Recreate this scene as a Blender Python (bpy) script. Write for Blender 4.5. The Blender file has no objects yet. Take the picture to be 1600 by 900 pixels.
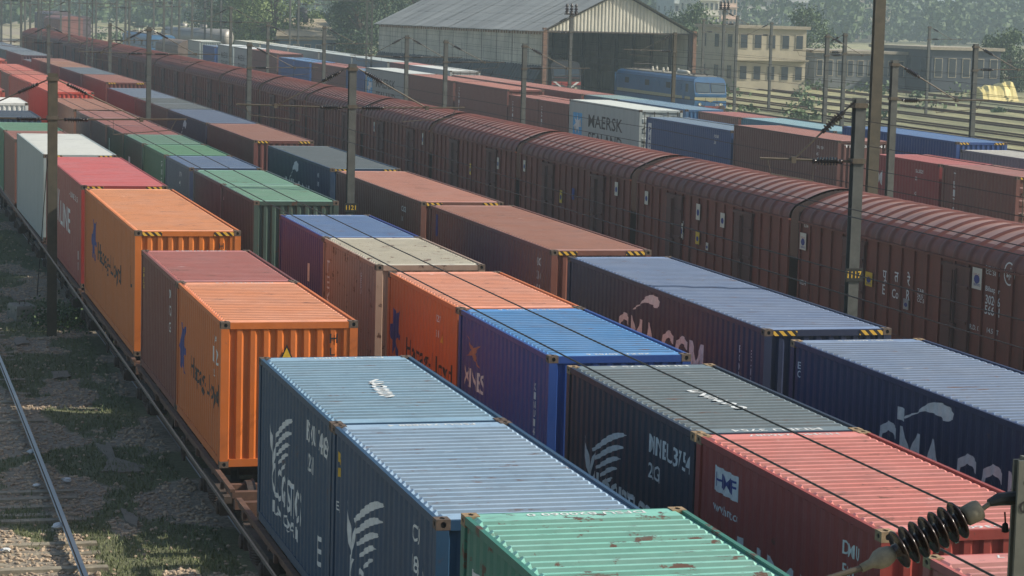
import bpy, bmesh, math, random
from mathutils import Vector, Matrix
random.seed(7)
R = math.radians
scene = bpy.context.scene
COL = scene.collection
H_CAM = 9.11

# ------------------------------------------------------------------ camera
YAW, PITCH, ROLL, FPX = 0.26179446, 0.11427012, 0.02608576, 3721.7
cyw, syw, cpt, spt, crl, srl = math.cos(YAW), math.sin(YAW), math.cos(PITCH), math.sin(PITCH), math.cos(ROLL), math.sin(ROLL)
fwd = Vector((syw*cpt, cyw*cpt, -spt)); r0 = Vector((cyw, -syw, 0)); u0 = r0.cross(fwd)
rr = r0*crl + u0*srl; uu = u0*crl - r0*srl
cam = bpy.data.objects.new('camera', bpy.data.cameras.new('camera')); COL.objects.link(cam)
M = Matrix((rr, uu, -fwd)).transposed().to_4x4(); M.translation = (0, 0, H_CAM)
cam.matrix_world = M
cam.data.sensor_width = 36; cam.data.lens = FPX/1600*36
cam.data.clip_start = 0.5; cam.data.clip_end = 6000
scene.camera = cam

# ------------------------------------------------------------------ light
SUN_EL = R(35); SDIR = Vector((1.0, -0.31, 0)).normalized()      # towards the sun, on the ground
sdir = Vector((SDIR.x*math.cos(SUN_EL), SDIR.y*math.cos(SUN_EL), math.sin(SUN_EL)))
world = bpy.data.worlds.new('World'); scene.world = world; world.use_nodes = True
wn = world.node_tree; bg = wn.nodes['Background']
sky = wn.nodes.new('ShaderNodeTexSky'); sky.sky_type = 'NISHITA'; sky.sun_disc = False
sky.sun_elevation = SUN_EL; sky.sun_rotation = math.atan2(SDIR.x, SDIR.y)
sky.dust_density = 2.5; sky.air_density = 1.2; sky.ozone_density = 1.0
wn.links.new(sky.outputs[0], bg.inputs[0]); bg.inputs[1].default_value = 0.135
sun = bpy.data.objects.new('sun', bpy.data.lights.new('sun', 'SUN')); COL.objects.link(sun)
sun.data.energy = 5.0; sun.data.angle = R(0.6); sun.data.color = (1.0, 0.93, 0.82)
sun.rotation_euler = sdir.to_track_quat('Z', 'Y').to_euler()
vs = scene.view_settings; vs.view_transform = 'Standard'; vs.look = 'None'; vs.gamma = 1.0; vs.use_curve_mapping = False
vs.exposure = 0.12
HAZE_DENSITY = 0.00055

# ------------------------------------------------------------------ yard geometry
def cx(y):
    t = min(max(y, -40), 320)/100.0; b = -0.7241*t*t - 0.1850*t**3
    if y > 320: b += (2*-0.7241*3.2 + 3*-0.1850*10.24)/100*(y-320)
    return b
def sl(y):
    t = min(max(y, -40), 320)/100.0; return (2*-0.7241*t + 3*-0.1850*t*t)/100
def cz(y):
    t = max(y, -30)/100.0
    if t <= 3: return 0.02156*t + 0.2368*t*t
    b = 0.02156*3 + 0.2368*9; s = 0.02156 + 2*0.2368*3; d = t-3
    return b + s*d/(1+d*0.35)
def ray(u, v):
    a, b = u-800, v-450
    x = (a*crl + b*srl)/FPX; up = -(-a*srl + b*crl)/FPX
    fw = cpt + up*spt; z = up*cpt - spt
    return Vector((x*cyw + fw*syw, -x*syw + fw*cyw, z))
def y_at(u, X, v=100):           # depth at which picture column u crosses track-relative X
    d = ray(u, v); y = 100.0
    for i in range(100): y = .5*y + .5*d.y*(X+cx(y))/d.x
    return y
def wpos(X, y, h=0.0): return Vector((X+cx(y), y, h+cz(y)))

# ------------------------------------------------------------------ object helpers
def link(o, parent=None):
    COL.objects.link(o)
    if parent is not None: o.parent = parent
    return o
def empty(name, loc=(0,0,0), rot=(0,0,0)):
    o = bpy.data.objects.new(name, None); COL.objects.link(o)
    o.location = loc; o.rotation_euler = rot; o.empty_display_size = .3
    return o
def tag(o, label=None, cat=None, group=None, kind=None):
    if label: o['label'] = label
    if cat: o['category'] = cat
    if group: o['group'] = group
    if kind: o['kind'] = kind
    return o
def mobj(name, mesh, mat, parent=None, loc=(0,0,0), rot=(0,0,0)):
    o = bpy.data.objects.new(name, mesh); link(o, parent); o.location = loc; o.rotation_euler = rot
    if len(mesh.materials) == 0: mesh.materials.append(None)
    o.material_slots[0].link = 'OBJECT'; o.material_slots[0].material = mat
    return o
class MB:
    def __init__(s): s.v = []; s.f = []
    def quad(s, a, b, c, d): n = len(s.v); s.v += [a, b, c, d]; s.f.append((n, n+1, n+2, n+3)); return s
    def poly(s, pts): n = len(s.v); s.v += list(pts); s.f.append(tuple(range(n, n+len(pts)))); return s
    def box(s, x0, x1, y0, y1, z0, z1):
        n = len(s.v)
        s.v += [(x0,y0,z0),(x1,y0,z0),(x1,y1,z0),(x0,y1,z0),(x0,y0,z1),(x1,y0,z1),(x1,y1,z1),(x0,y1,z1)]
        for f in ((0,3,2,1),(4,5,6,7),(0,1,5,4),(1,2,6,5),(2,3,7,6),(3,0,4,7)): s.f.append(tuple(n+i for i in f))
        return s
    def ring(s, c, ax, r, n=8, ref=None):
        ax = Vector(ax).normalized(); a = ax.orthogonal().normalized() if ref is None else ref; b = ax.cross(a)
        i0 = len(s.v)
        for k in range(n):
            t = 2*math.pi*k/n; p = Vector(c) + (a*math.cos(t)+b*math.sin(t))*r; s.v.append(tuple(p))
        return i0
    def tube(s, pts, r, n=6, cap=True):
        pts = [Vector(p) for p in pts]; rs = r if isinstance(r, (list, tuple)) else [r]*len(pts)
        prev = None; ref = None
        for i, p in enumerate(pts):
            ax = (pts[min(i+1, len(pts)-1)]-pts[max(i-1, 0)]).normalized()
            if ref is None: ref = ax.orthogonal().normalized()
            else: ref = (ref-ax*ref.dot(ax)).normalized()
            cur = s.ring(p, ax, rs[i], n, ref)
            if prev is not None:
                for k in range(n): s.f.append((prev+k, prev+(k+1) % n, cur+(k+1) % n, cur+k))
            elif cap: s.f.append(tuple(cur+k for k in reversed(range(n))))
            prev = cur
        if cap: s.f.append(tuple(prev+k for k in range(n)))
        return s
    def lathe(s, p0, ax, prof, n=12):    # prof: (distance along ax, radius)
        ax = Vector(ax).normalized(); p0 = Vector(p0); ref = ax.orthogonal().normalized(); prev = None
        for d, r in prof:
            cur = s.ring(p0+ax*d, ax, max(r, .0005), n, ref)
            if prev is not None:
                for k in range(n): s.f.append((prev+k, prev+(k+1) % n, cur+(k+1) % n, cur+k))
            prev = cur
        return s
    def mesh(s, name, smooth=False):
        m = bpy.data.meshes.new(name); m.from_pydata([tuple(v) for v in s.v], [], s.f); m.update()
        if smooth:
            for p in m.polygons: p.use_smooth = True
        return m
    def build(s, name, mat, parent=None, smooth=False, loc=(0,0,0), rot=(0,0,0)):
        return mobj(name, s.mesh(name, smooth), mat, parent, loc, rot)
def kids(o): return list(CH.get(o.name, []))
def copy_tree(o, parent=None):
    c = o.copy(); COL.objects.link(c)
    if parent is not None: c.parent = parent
    for ch in [k for k in bpy.data.objects if k.parent == o]: copy_tree(ch, c)
    return c

# ------------------------------------------------------------------ materials
def lin(c):
    return tuple(((x/255)/12.92 if x/255 <= .04045 else ((x/255+.055)/1.055)**2.4) for x in c)
MATS = {}
class NT:
    def __init__(s, name):
        s.m = bpy.data.materials.new(name); s.m.use_nodes = True; s.t = s.m.node_tree
        s.b = s.t.nodes['Principled BSDF']
    def n(s, typ, **kw):
        nd = s.t.nodes.new(typ)
        for k, v in kw.items(): setattr(nd, k, v)
        return nd
    def l(s, a, b): s.t.links.new(a, b)
    def coords(s, scale=(1,1,1), rnd=True, obj=True):
        tc = s.n('ShaderNodeTexCoord'); mp = s.n('ShaderNodeMapping'); mp.inputs['Scale'].default_value = scale
        src = tc.outputs['Object']
        if rnd:
            oi = s.n('ShaderNodeObjectInfo'); ml = s.n('ShaderNodeMath', operation='MULTIPLY'); ml.inputs[1].default_value = 53.0
            s.l(oi.outputs['Random'], ml.inputs[0]); ad = s.n('ShaderNodeVectorMath', operation='ADD')
            s.l(src, ad.inputs[0]); s.l(ml.outputs[0], ad.inputs[1]); src = ad.outputs[0]
        s.l(src, mp.inputs[0]); return mp.outputs[0]
    def noise(s, vec, scale, detail=4, rough=.55):
        nz = s.n('ShaderNodeTexNoise'); nz.inputs['Scale'].default_value = scale; nz.inputs['Detail'].default_value = detail
        nz.inputs['Roughness'].default_value = rough; s.l(vec, nz.inputs['Vector']); return nz.outputs['Fac']
    def ramp(s, fac, stops):
        r = s.n('ShaderNodeValToRGB'); e = r.color_ramp.elements
        while len(e) < len(stops): e.new(.5)
        for i, (p, c) in enumerate(stops):
            e[i].position = p; e[i].color = (c, c, c, 1) if not isinstance(c, tuple) else (*c, 1)
        s.l(fac, r.inputs[0]); return r.outputs[0]
    def mix(s, fac, a, b, mode='MIX'):
        x = s.n('ShaderNodeMix', data_type='RGBA', blend_type=mode)
        for sock, val in ((x.inputs[0], fac), (x.inputs[6], a), (x.inputs[7], b)):
            if hasattr(val, 'is_linked') or hasattr(val, 'links'): s.l(val, sock)
            elif isinstance(val, tuple): sock.default_value = (*val, 1)
            else: sock.default_value = val
        return x.outputs[2]
    def bump(s, h, strength, dist):
        b = s.n('ShaderNodeBump'); b.inputs['Strength'].default_value = strength; b.inputs['Distance'].default_value = dist
        s.l(h, b.inputs['Height']); s.l(b.outputs[0], s.b.inputs['Normal'])
def paint(c, rust=.3, fade=.25, rough=.5, wear_scale=1.0, roof=False, name='paint'):
    key = ('p', c, rust, fade, rough, roof)
    if key in MATS: return MATS[key]
    t = NT(name); L = lin(c); v = t.coords()
    vs_ = t.coords((1, 1, .22) if not roof else (.35, 1.6, 1))
    g = sum(L)/3
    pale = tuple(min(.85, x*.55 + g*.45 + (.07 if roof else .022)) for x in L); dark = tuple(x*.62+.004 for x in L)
    n1 = t.noise(v, .9, 5); n2 = t.noise(vs_, 2.2, 6, .65); n3 = t.noise(v, 7.0, 6, .7); n4 = t.noise(v, 2.6, 8, .72)
    col = t.mix(t.ramp(n1, [(.38, 0.0), (.72, fade)]), L, pale)
    col = t.mix(t.ramp(n2, [(.52, 0.0), (.78, .55)]), col, dark)
    col = t.mix(t.ramp(n2, [(.22, fade*.9), (.45, 0.0)]), col, pale)
    rustc = t.mix(n3, (.115, .045, .022), (.05, .028, .02))
    thr = .675 - .12*rust
    col = t.mix(t.ramp(n4, [(thr, 0.0), (thr+.035, min(1, .3+rust))]), col, rustc)
    if roof:
        n5 = t.noise(t.coords((1, 1, 1)), 1.5, 3, .5); n6 = t.noise(t.coords((.5, 3.2, 1)), 3.6, 7, .75)
        col = t.mix(t.ramp(n5, [(.55, 0.0), (.72, .38)]), col, tuple(x*.5+.03 for x in L))
        col = t.mix(t.ramp(n6, [(.60, 0.0), (.64, .8)]), col, rustc)
        col = t.mix(t.ramp(n6, [(.31, .55), (.36, 0.0)]), col, tuple(min(.9, x*.5+.38) for x in L))
    t.l(col, t.b.inputs['Base Color'])
    rg = t.mix(n3, (rough-.1,)*3, (rough+.18,)*3); t.l(rg, t.b.inputs['Roughness'])
    t.bump(n1 if not roof else n5, .5, .05)
    MATS[key] = t.m; return t.m
def plain(name, c, rough=.6, metal=0.0, var=.25, scale=4.0, c2=None, linear=False):
    if name in MATS: return MATS[name]
    t = NT(name); L = c if linear else lin(c); v = t.coords()
    n = t.noise(v, scale, 6, .65)
    d = tuple(x*(1-var) for x in L) if c2 is None else (c2 if linear else lin(c2)); b = tuple(min(1, x*(1+var)) for x in L)
    t.l(t.mix(t.ramp(n, [(.3, 0.0), (.7, 1.0)]), d, b), t.b.inputs['Base Color'])
    t.b.inputs['Roughness'].default_value = rough; t.b.inputs['Metallic'].default_value = metal
    MATS[name] = t.m; return t.m
white_ink = plain('white_lettering', (205, 208, 205), .6, var=.18, scale=9)
yellow_ink = plain('yellow_lettering', (205, 165, 40), .6)
black_ink = plain('black_lettering', (22, 20, 24), .6)
blue_ink = plain('blue_lettering', (28, 48, 120), .6)
sky_ink = plain('light_blue_lettering', (60, 150, 200), .6)
red_ink = plain('red_lettering', (170, 40, 40), .6)
casting_mat = plain('casting_steel', (88, 74, 62), .75, var=.45, scale=12)
hole_mat = plain('casting_hole', (12, 11, 10), .9)
wagon_mat = plain('wagon_steel', (92, 66, 52), .75, var=.4, scale=5)
bogie_mat = plain('bogie_steel', (66, 54, 46), .85, var=.4, scale=7)
wheel_mat = plain('wheel_steel', (70, 62, 58), .6, .3)
mast_mat = plain('mast_steel', (80, 82, 78), .7, .2, var=.28, scale=3)
olive_mast = plain('olive_mast_steel', (74, 68, 54), .75, .1, var=.3, scale=3)
tube_mat = plain('tube_steel', (88, 80, 68), .55, .4, var=.3, scale=6)
insul_mat = plain('insulator_glaze', (40, 26, 22), .18, var=.2)
cap_mat = plain('insulator_cap', (128, 122, 104), .75, .2, var=.3, scale=20)
wire_mat = plain('wire_copper', (42, 36, 32), .6, .3)
rail_mat = plain('rail_steel', (128, 132, 136), .38, .6, var=.15, scale=2)
railside_mat = plain('rail_rust', (86, 60, 46), .85, var=.3)
concrete_mat = plain('sleeper_concrete', (138, 130, 112), .9, var=.35, scale=5)
stripe = NT('hazard_stripes'); _v = stripe.coords((1,1,1), rnd=False)
_w = stripe.n('ShaderNodeTexWave', wave_type='BANDS', bands_direction='DIAGONAL'); _w.inputs['Scale'].default_value = 4.0
stripe.l(_v, _w.inputs['Vector'])
stripe.l(stripe.ramp(_w.outputs['Fac'], [(.46, lin((28,26,24))), (.54, lin((215,170,60)))]), stripe.b.inputs['Base Color'])
stripe_mat = stripe.m

# ------------------------------------------------------------------ container meshes
CW = 2.438; HW = CW/2
MESH = {}
def side_profile(L, style):
    """list of (y, depth) along the wall"""
    a, b = .17, L-.17
    if style == 'flat':
        n = int((b-a)/.62); w = (b-a)/n; pts = []
        for i in range(n): y = a+i*w; pts += [(y, 0), (y+w-.03, 0), (y+w-.02, .007), (y+w-.01, .007)]
        return pts+[(b, 0)]
    per = .278 if style == 'corr' else .42
    dp = .022
    n = round((b-a)/per); w = (b-a)/n; pts = [(a, dp)]
    for i in range(n):
        y = a+i*w; pts += [(y+.10*w, dp), (y+.32*w, 0), (y+.68*w, 0), (y+.90*w, dp)]
    return pts+[(b, dp)]
def depth_at(prof, y):
    for (a, d0), (b, d1) in zip(prof, prof[1:]):
        if a <= y <= b: return d0 + (d1-d0)*((y-a)/(b-a) if b > a else 0)
    return 0
def m_side(L, H, style):
    k = ('side', L, H, style)
    if k in MESH: return MESH[k]
    mb = MB(); p = side_profile(L, style); z0, z1 = .15, H-.10
    for (a, d0), (b, d1) in zip(p, p[1:]):
        mb.quad((-(HW-.012-d0), a, z0), (-(HW-.012-d0), a, z1), (-(HW-.012-d1), b, z1), (-(HW-.012-d1), b, z0))
    MESH[k] = mb.mesh('side_wall'); return MESH[k]
def m_end(H):
    k = ('end', H)
    if k in MESH: return MESH[k]
    mb = MB(); a, b = -HW+.15, HW-.15; n = 9; w = (b-a)/n; z0, z1 = .15, H-.12
    pts = [(a, .02)]
    for i in range(n): x = a+i*w; pts += [(x+.1*w, .062), (x+.42*w, .062), (x+.58*w, .02), (x+.92*w, .02)]
    pts += [(b, .02)]
    for (p, d0), (q, d1) in zip(pts, pts[1:]): mb.quad((p, d0, z0), (q, d1, z0), (q, d1, z1), (p, d0, z1))
    MESH[k] = mb.mesh('end_wall'); return MESH[k]
def m_doorend(H):
    k = ('door', H)
    if k in MESH: return MESH[k]
    mb = MB(); z0, z1 = .16, H-.12
    for s in (-1, 1):
        x0, x1 = (-HW+.15, -.012) if s < 0 else (.012, HW-.15)
        nb = 5; hz = (z1-z0)/nb
        for i in range(nb):
            a = z0+i*hz; pr = [(a, .03), (a+.3*hz, .03), (a+.42*hz, .062), (a+.82*hz, .062), (a+.94*hz, .03), (a+hz, .03)]
            for (p, d0), (q, d1) in zip(pr, pr[1:]): mb.quad((x0, d0, p), (x1, d0, p), (x1, d1, q), (x0, d1, q))
    MESH[k] = mb.mesh('door'); return MESH[k]
def m_rods(H):
    k = ('rods', H)
    if k in MESH: return MESH[k]
    mb = MB()
    for x in (-.93, -.38, .38, .93):
        mb.tube([(x, -.012, .12), (x, -.012, H-.08)], .02, 6)
        for z in (.5, 1.2, 1.9): mb.box(x-.06, x+.06, -.02, .035, z, z+.05)
        mb.box(x, x+.3, -.03, -.005, 1.15, 1.18)
    MESH[k] = mb.mesh('lock_rod'); return MESH[k]
def m_roof(L, H, style='corr'):
    k = ('roof', L, H, style)
    if k in MESH: return MESH[k]
    mb = MB(); zt = H-.010; dp = .032 if style == 'corr' else .008
    xo, xi = HW-.045, HW-.13
    a, b = .34, L-.34
    per = .235 if style == 'corr' else .6; n = round((b-a)/per); w = (b-a)/n
    # profile: wide raised bands, narrow grooves; groove ends run out to a point
    ys = [(.05, 0), (a, 0)]; GR = []
    for i in range(n):
        y = a+i*w; ys += [(y+.04*w, 0), (y+.26*w, dp), (y+.54*w, dp), (y+.76*w, 0)]
    ys += [(b, 0), (L-.05, 0)]
    for (p, d0), (q, d1) in zip(ys, ys[1:]):
        mb.quad((-xo, p, zt), (-xi, p, zt-d0), (-xi, q, zt-d1), (-xo, q, zt)) if False else None
        mb.poly([(-xi, p, zt-d0), (xi, p, zt-d0), (xi, q, zt-d1), (-xi, q, zt-d1)])
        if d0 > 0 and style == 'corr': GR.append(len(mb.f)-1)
        for s in (-1, 1):
            e = xo-.03
            q1 = [(s*e, p, zt-dp), (s*xi, p, zt-d0), (s*xi, q, zt-d1), (s*e, q, zt-dp)]
            q2 = [(s*xo, p, zt-dp), (s*e, p, zt-dp), (s*e, q, zt-dp), (s*xo, q, zt-dp)]
            if s < 0: mb.poly(q1); mb.poly(q2)
            else: mb.poly(q1[::-1]); mb.poly(q2[::-1])
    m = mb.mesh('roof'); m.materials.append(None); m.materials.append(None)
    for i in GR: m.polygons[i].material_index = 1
    MESH[k] = m; return m
def m_frame(L, H):
    k = ('frame', L, H)
    if k in MESH: return MESH[k]
    mb = MB(); c = .118
    for sx in (-1, 1):
        xa, xb = (-HW, -HW+.15) if sx < 0 else (HW-.15, HW)
        for y0, y1 in ((.003, .165), (L-.165, L-.003)): mb.box(xa+.003, xb-.003, y0, y1, c, H-c)
        xa, xb = (-HW+.002, -HW+.055) if sx < 0 else (HW-.055, HW-.002)
        mb.box(xa, xb, .178, L-.178, H-.09, H-.004)                 # top rail
        mb.box(xa, xb, .178, L-.178, .02, .155)                   # bottom rail
    for y0, y1 in ((.004, .07), (L-.07, L-.004)):
        mb.box(-HW+.162, HW-.162, y0, y1, H-.125, H-.012)            # end headers
        mb.box(-HW+.162, HW-.162, y0, y1, .02, .155)
    mb.box(-HW+.06, HW-.06, .08, L-.08, .10, .14)                  # floor
    MESH[k] = mb.mesh('frame'); return MESH[k]
def m_cast():
    if 'cast' in MESH: return MESH['cast']
    mb = MB(); n = 12
    def face(c, a, b, w, h, r1, r2):           # a plate w x h with an oval recess, all one surface
        c, a, b = Vector(c), Vector(a), Vector(b); nn = a.cross(b).normalized()
        i0 = len(mb.v); out = []; inn = []; deep = []
        for k in range(n):
            t = 2*math.pi*(k+.5)/n; ct, st = math.cos(t), math.sin(t); q = 1/max(abs(ct), abs(st))
            out.append(c+a*(ct*q*w/2)+b*(st*q*h/2)); p = c+a*ct*r1+b*st*r2; inn.append(p); deep.append(p-nn*.012)
        mb.v += out+inn+deep
        for k in range(n):
            j = (k+1) % n
            mb.f.append((i0+k, i0+j, i0+n+j, i0+n+k)); mb.f.append((i0+n+k, i0+n+j, i0+2*n+j, i0+2*n+k))
        mb.f.append(tuple(i0+2*n+k for k in range(n))); HF.append(len(mb.f)-1)
    HF = []
    face((.081, .089, .118), (1,0,0), (0,1,0), .162, .178, .032, .058)
    face((0, .089, .059), (0,-1,0), (0,0,1), .178, .118, .04, .028)
    face((.081, 0, .059), (1,0,0), (0,0,1), .162, .118, .033, .036)
    mb.quad((.162,0,0), (.162,.178,0), (.162,.178,.118), (.162,0,.118)); mb.quad((.162,.178,0), (0,.178,0), (0,.178,.118), (.162,.178,.118)); mb.quad((0,0,0), (0,.178,0), (.162,.178,0), (.162,0,0))
    m = mb.mesh('corner_casting'); bm = bmesh.new(); bm.from_mesh(m); bmesh.ops.remove_doubles(bm, verts=bm.verts, dist=.0005); bm.to_mesh(m); bm.free()
    m.materials.append(None); m.materials.append(hole_mat)
    for p in m.polygons: p.material_index = 1 if len(p.vertices) == n else 0
    MESH['cast'] = m; return m

# ------------------------------------------------------------------ writing and marks
def text_mesh(body):
    c = bpy.data.curves.new('lettering', 'FONT'); c.body = body; c.resolution_u = 2; c.offset = .012
    o = bpy.data.objects.new('lettering_source', c); m = bpy.data.meshes.new_from_object(o)
    bpy.data.objects.remove(o); bpy.data.curves.remove(c)
    return m
def poly_mesh(polys):
    bm = bmesh.new()
    for p in polys:
        vs_ = [bm.verts.new((x, y, 0)) for x, y in p]
        try: bm.faces.new(vs_)
        except ValueError: pass
    bmesh.ops.triangulate(bm, faces=bm.faces[:])
    m = bpy.data.meshes.new('mark'); bm.to_mesh(m); bm.free(); return m
def fit_mesh(m, w=None, h=None, slant=0, flip=False):
    """normalise to lower-left (0,0) and given width/height"""
    xs = [v.co.x for v in m.vertices]; ys = [v.co.y for v in m.vertices]
    if not xs: return m
    x0, y0 = min(xs), min(ys); W = max(xs)-x0; Hh = max(ys)-y0
    sy = h/Hh if h else (w/W); sx = w/W if w else sy
    for v in m.vertices:
        v.co.x = (v.co.x-x0)*sx; v.co.y = (v.co.y-y0)*sy
    return m
def apply_on(root, m, mat, face, s, t, L, H, prof=None, name='lettering', rot=0, back=True):
    """face 'L': s metres from the far end towards the near end, t metres above the base. 'E': s from the left edge of
    the near end. 'R': on the roof, reading from the far side; s from +X edge, t from far end."""
    bm = bmesh.new(); bm.from_mesh(m)
    if rot: bmesh.ops.rotate(bm, verts=bm.verts, cent=(0,0,0), matrix=Matrix.Rotation(R(rot), 3, 'Z'))
    for v in bm.verts: v.co.x += s; v.co.y += t
    if face == 'L':
        lo = min(v.co.x for v in bm.verts); hi = max(v.co.x for v in bm.verts)
        if prof:
            for (y, d) in prof:
                x = L-y
                if lo < x < hi:
                    bmesh.ops.bisect_plane(bm, geom=bm.verts[:]+bm.edges[:]+bm.faces[:], plane_co=(x, 0, 0), plane_no=(1, 0, 0))
        for v in bm.verts:
            y = L-v.co.x; z = v.co.y; d = depth_at(prof, y) if prof else 0
            v.co = (-(HW-.012-d)-.004, y, z)
    elif face == 'E':
        for v in bm.verts: v.co = (v.co.x-HW, .006, v.co.y)
    elif face == 'R':
        for v in bm.verts: v.co = (HW-v.co.x, L-v.co.y, H-.006)
    m2 = bpy.data.meshes.new(name); bm.to_mesh(m2); bm.free()
    return mobj(name, m2, mat, root)

def feather(x0, y0, x1, y1, w, bend):
    top, bot = [], []
    for i in range(9):
        t = i/8; x = x0+(x1-x0)*t; y = y0+(y1-y0)*t**1.6+bend*math.sin(math.pi*t); ww = w*(.25+.75*math.sin(math.pi*min(1, t*.75+.12)))*(1 if t < .85 else (1-t)/.15*.9+.1)
        top.append((x-.25*ww, y+ww)); bot.append((x, y))
    return bot+top[::-1]
WING = [feather(.22, .52, 1.0, .97, .075, .10), feather(.26, .42, .95, .80, .07, .08), feather(.32, .33, .88, .64, .062, .06), feather(.40, .25, .80, .49, .055, .045), feather(.50, .18, .72, .35, .045, .02),
        [(0,.66),(.02,.46),(.08,.28),(.14,.14),(.17,.26),(.13,.40),(.09,.50),(.04,.58)], [(.16,.10),(.17,.30),(.22,.46),(.30,.58),(.24,.40),(.21,.26)]]
SWOOSH = [[(0,0),(.05,.12),(.16,.26),(.27,.36),(.34,.52),(.45,.74),(.58,.88),(.74,.96),(.90,.92),(1.0,.78),(.98,.58),(.88,.46),(.80,.44),(.74,.52),(.58,.54),(.42,.50),(.32,.40),(.22,.26),(.12,.14),(.06,.04)]]
SHIP_FIGURE = [[(.30,1.0),(.42,.98),(.60,.90),(.74,.94),(.96,1.0),(.90,.84),(.80,.70),(.78,.60),(1.0,.50),(.98,.40),(.72,.42),(.62,.34),(.76,.18),(.92,.02),(.66,.06),(.50,.22),(.40,.04),(.22,.10),(.24,.30),(.10,.36),(0,.48),(.08,.62),(.28,.66),(.34,.82)]]
XFIG = [[(0,1.0),(.30,.72),(.46,.62),(.66,.72),(1.0,.86),(.72,.58),(.62,.46),(.78,.24),(1.0,0),(.60,.20),(.46,.36),(.20,.30),(0,.24),(.26,.44),(.34,.54),(.16,.74)]]
def star(n=7):
    p = []
    for i in range(2*n):
        r = .5 if i % 2 == 0 else .2; a = math.pi/2+math.pi*i/n; p.append((.5+r*math.cos(a), .5+r*math.sin(a)))
    return [p]

# ------------------------------------------------------------------ containers
ROWS = {1: (7.14, 'nearest container row'), 2: (11.82, 'second container row'), 3: (16.5, 'third container row'),
        5: (41.62, 'container row just beyond the brown wagons'), 6: (47.22, 'container row nearest the shed')}
FLOOR = {1: 1.0, 2: 1.0, 3: 1.05, 5: 1.0, 6: 1.0}
LEN = {20: 6.058, 40: 12.192}
def container(row, y0, ft, hc, side, roof, end='corr', style='corr', rust=.3, fade=.25, hazard=False, label='', detail=2, cast=None, roof_fade=.35):
    X = ROWS[row][0]; L = LEN[ft]; H = 2.896 if hc else 2.591
    a = wpos(X, y0, FLOOR[row]); b = wpos(X, y0+L, FLOOR[row]); d = (b-a)
    root = empty('shipping_container', a, (math.atan2(d.z, math.hypot(d.x, d.y)), 0, -math.atan2(d.x, d.y)+random.uniform(-.0015, .0015)))
    tag(root, label, 'container', 'shipping containers on the flat wagons')
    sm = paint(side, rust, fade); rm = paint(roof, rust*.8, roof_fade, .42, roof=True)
    ms = m_side(L, H, style)
    mobj('side_wall', ms, sm, root)
    o = mobj('side_wall', ms, sm, root); o.rotation_euler = (0, 0, math.pi); o.location = (0, L, 0)
    if end == 'door':
        dr = mobj('door', m_doorend(H), sm, root)
        mobj('lock_rod', m_rods(H), tube_mat if detail < 3 else sm, dr)
    else: mobj('end_wall', m_end(H), sm, root)
    o = mobj('end_wall', m_end(H), sm, root); o.rotation_euler = (0, 0, math.pi); o.location = (0, L, 0)
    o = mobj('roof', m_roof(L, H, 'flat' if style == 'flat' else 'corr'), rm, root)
    o.material_slots[1].link = 'OBJECT'; o.material_slots[1].material = paint(tuple(int(x*.70) for x in roof), rust*.9, roof_fade*.5, .6, roof=True, name='painted_shade_groove')  # grooves painted darker, adding shade contrast that the sun angle leaves weak
    mobj('frame', m_frame(L, H), sm, root)
    mc = m_cast()
    cm = casting_mat if cast is None else cast
    for sx in (0, 1):
        for sy in (0, 1):
            for sz in (0, 1):
                if sz == 0 and detail < 2: continue
                if sx == 1 and sz == 0: continue
                c = mobj('corner_casting', mc, cm, root)
                c.location = (-HW if sx == 0 else HW, 0 if sy == 0 else L, (H-.118) if sz else 0)
                c.scale = (1 if sx == 0 else -1, 1 if sy == 0 else -1, 1)
    if hazard:
        for sx in (-1, 1):
            hb = MB(); x0, x1 = (-HW+.17, -HW+.62) if sx < 0 else (HW-.62, HW-.17)
            hb.box(x0, x1, -.004, .05, H-.115, H-.028)
            hb.build('hazard_stripe', stripe_mat, root)
    prof = side_profile(L, style)
    return root, L, H, prof
def put(c, m, mat, face, s, t, name='lettering', rot=0, conform=True):
    root, L, H, prof = c
    return apply_on(root, m, mat, face, s, t, L, H, prof if conform else None, name, rot)
def codes(c, s, lines, size=.16, mat=None, step=.3, t=None):
    """rows of small code text near the top right of the left side"""
    root, L, H, prof = c; t = t or H-.48
    for i, ln in enumerate(lines):
        if not ln: continue
        m = fit_mesh(text_mesh(ln), h=size); put(c, m, mat or white_ink, 'L', s, t-i*step, 'number_marking')
def roof_code(c, body, w=1.15, t=.10):
    root, L, H, prof = c
    m = fit_mesh(text_mesh(body), w=w, h=.13); put(c, m, white_ink, 'R', (CW-w)/2-.1, t, 'roof_number')
def stacked(c, s, body, size=.2, mat=None, t=None, step=None, w=None):
    root, L, H, prof = c; t = t or H-.45; step = step or size*1.25
    for i, ch in enumerate(body):
        if ch == ' ': continue
        m = fit_mesh(text_mesh(ch), h=size, w=w or size*.7); put(c, m, mat or white_ink, 'L', s, t-i*step, 'lettering')

BLUE = ((34, 66, 92), (128, 156, 172)); ORANGE = ((204, 106, 30), (208, 128, 84))
def C(row, n, y0, ft, hc, side, roof, desc, **kw):
    ordn = ['frontmost', 'second', 'third', 'fourth', 'fifth', 'sixth', 'seventh', 'eighth', 'ninth', 'tenth', 'eleventh', 'twelfth', 'thirteenth',
            'fourteenth', 'fifteenth', 'sixteenth', 'seventeenth', 'eighteenth', 'nineteenth', 'twentieth', 'twenty-first', 'twenty-second', 'twenty-third', 'twenty-fourth'][n]
    return container(row, y0, ft, hc, side, roof, label=f'{desc} container, {ordn} in the {ROWS[row][1]}', **kw)

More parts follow.
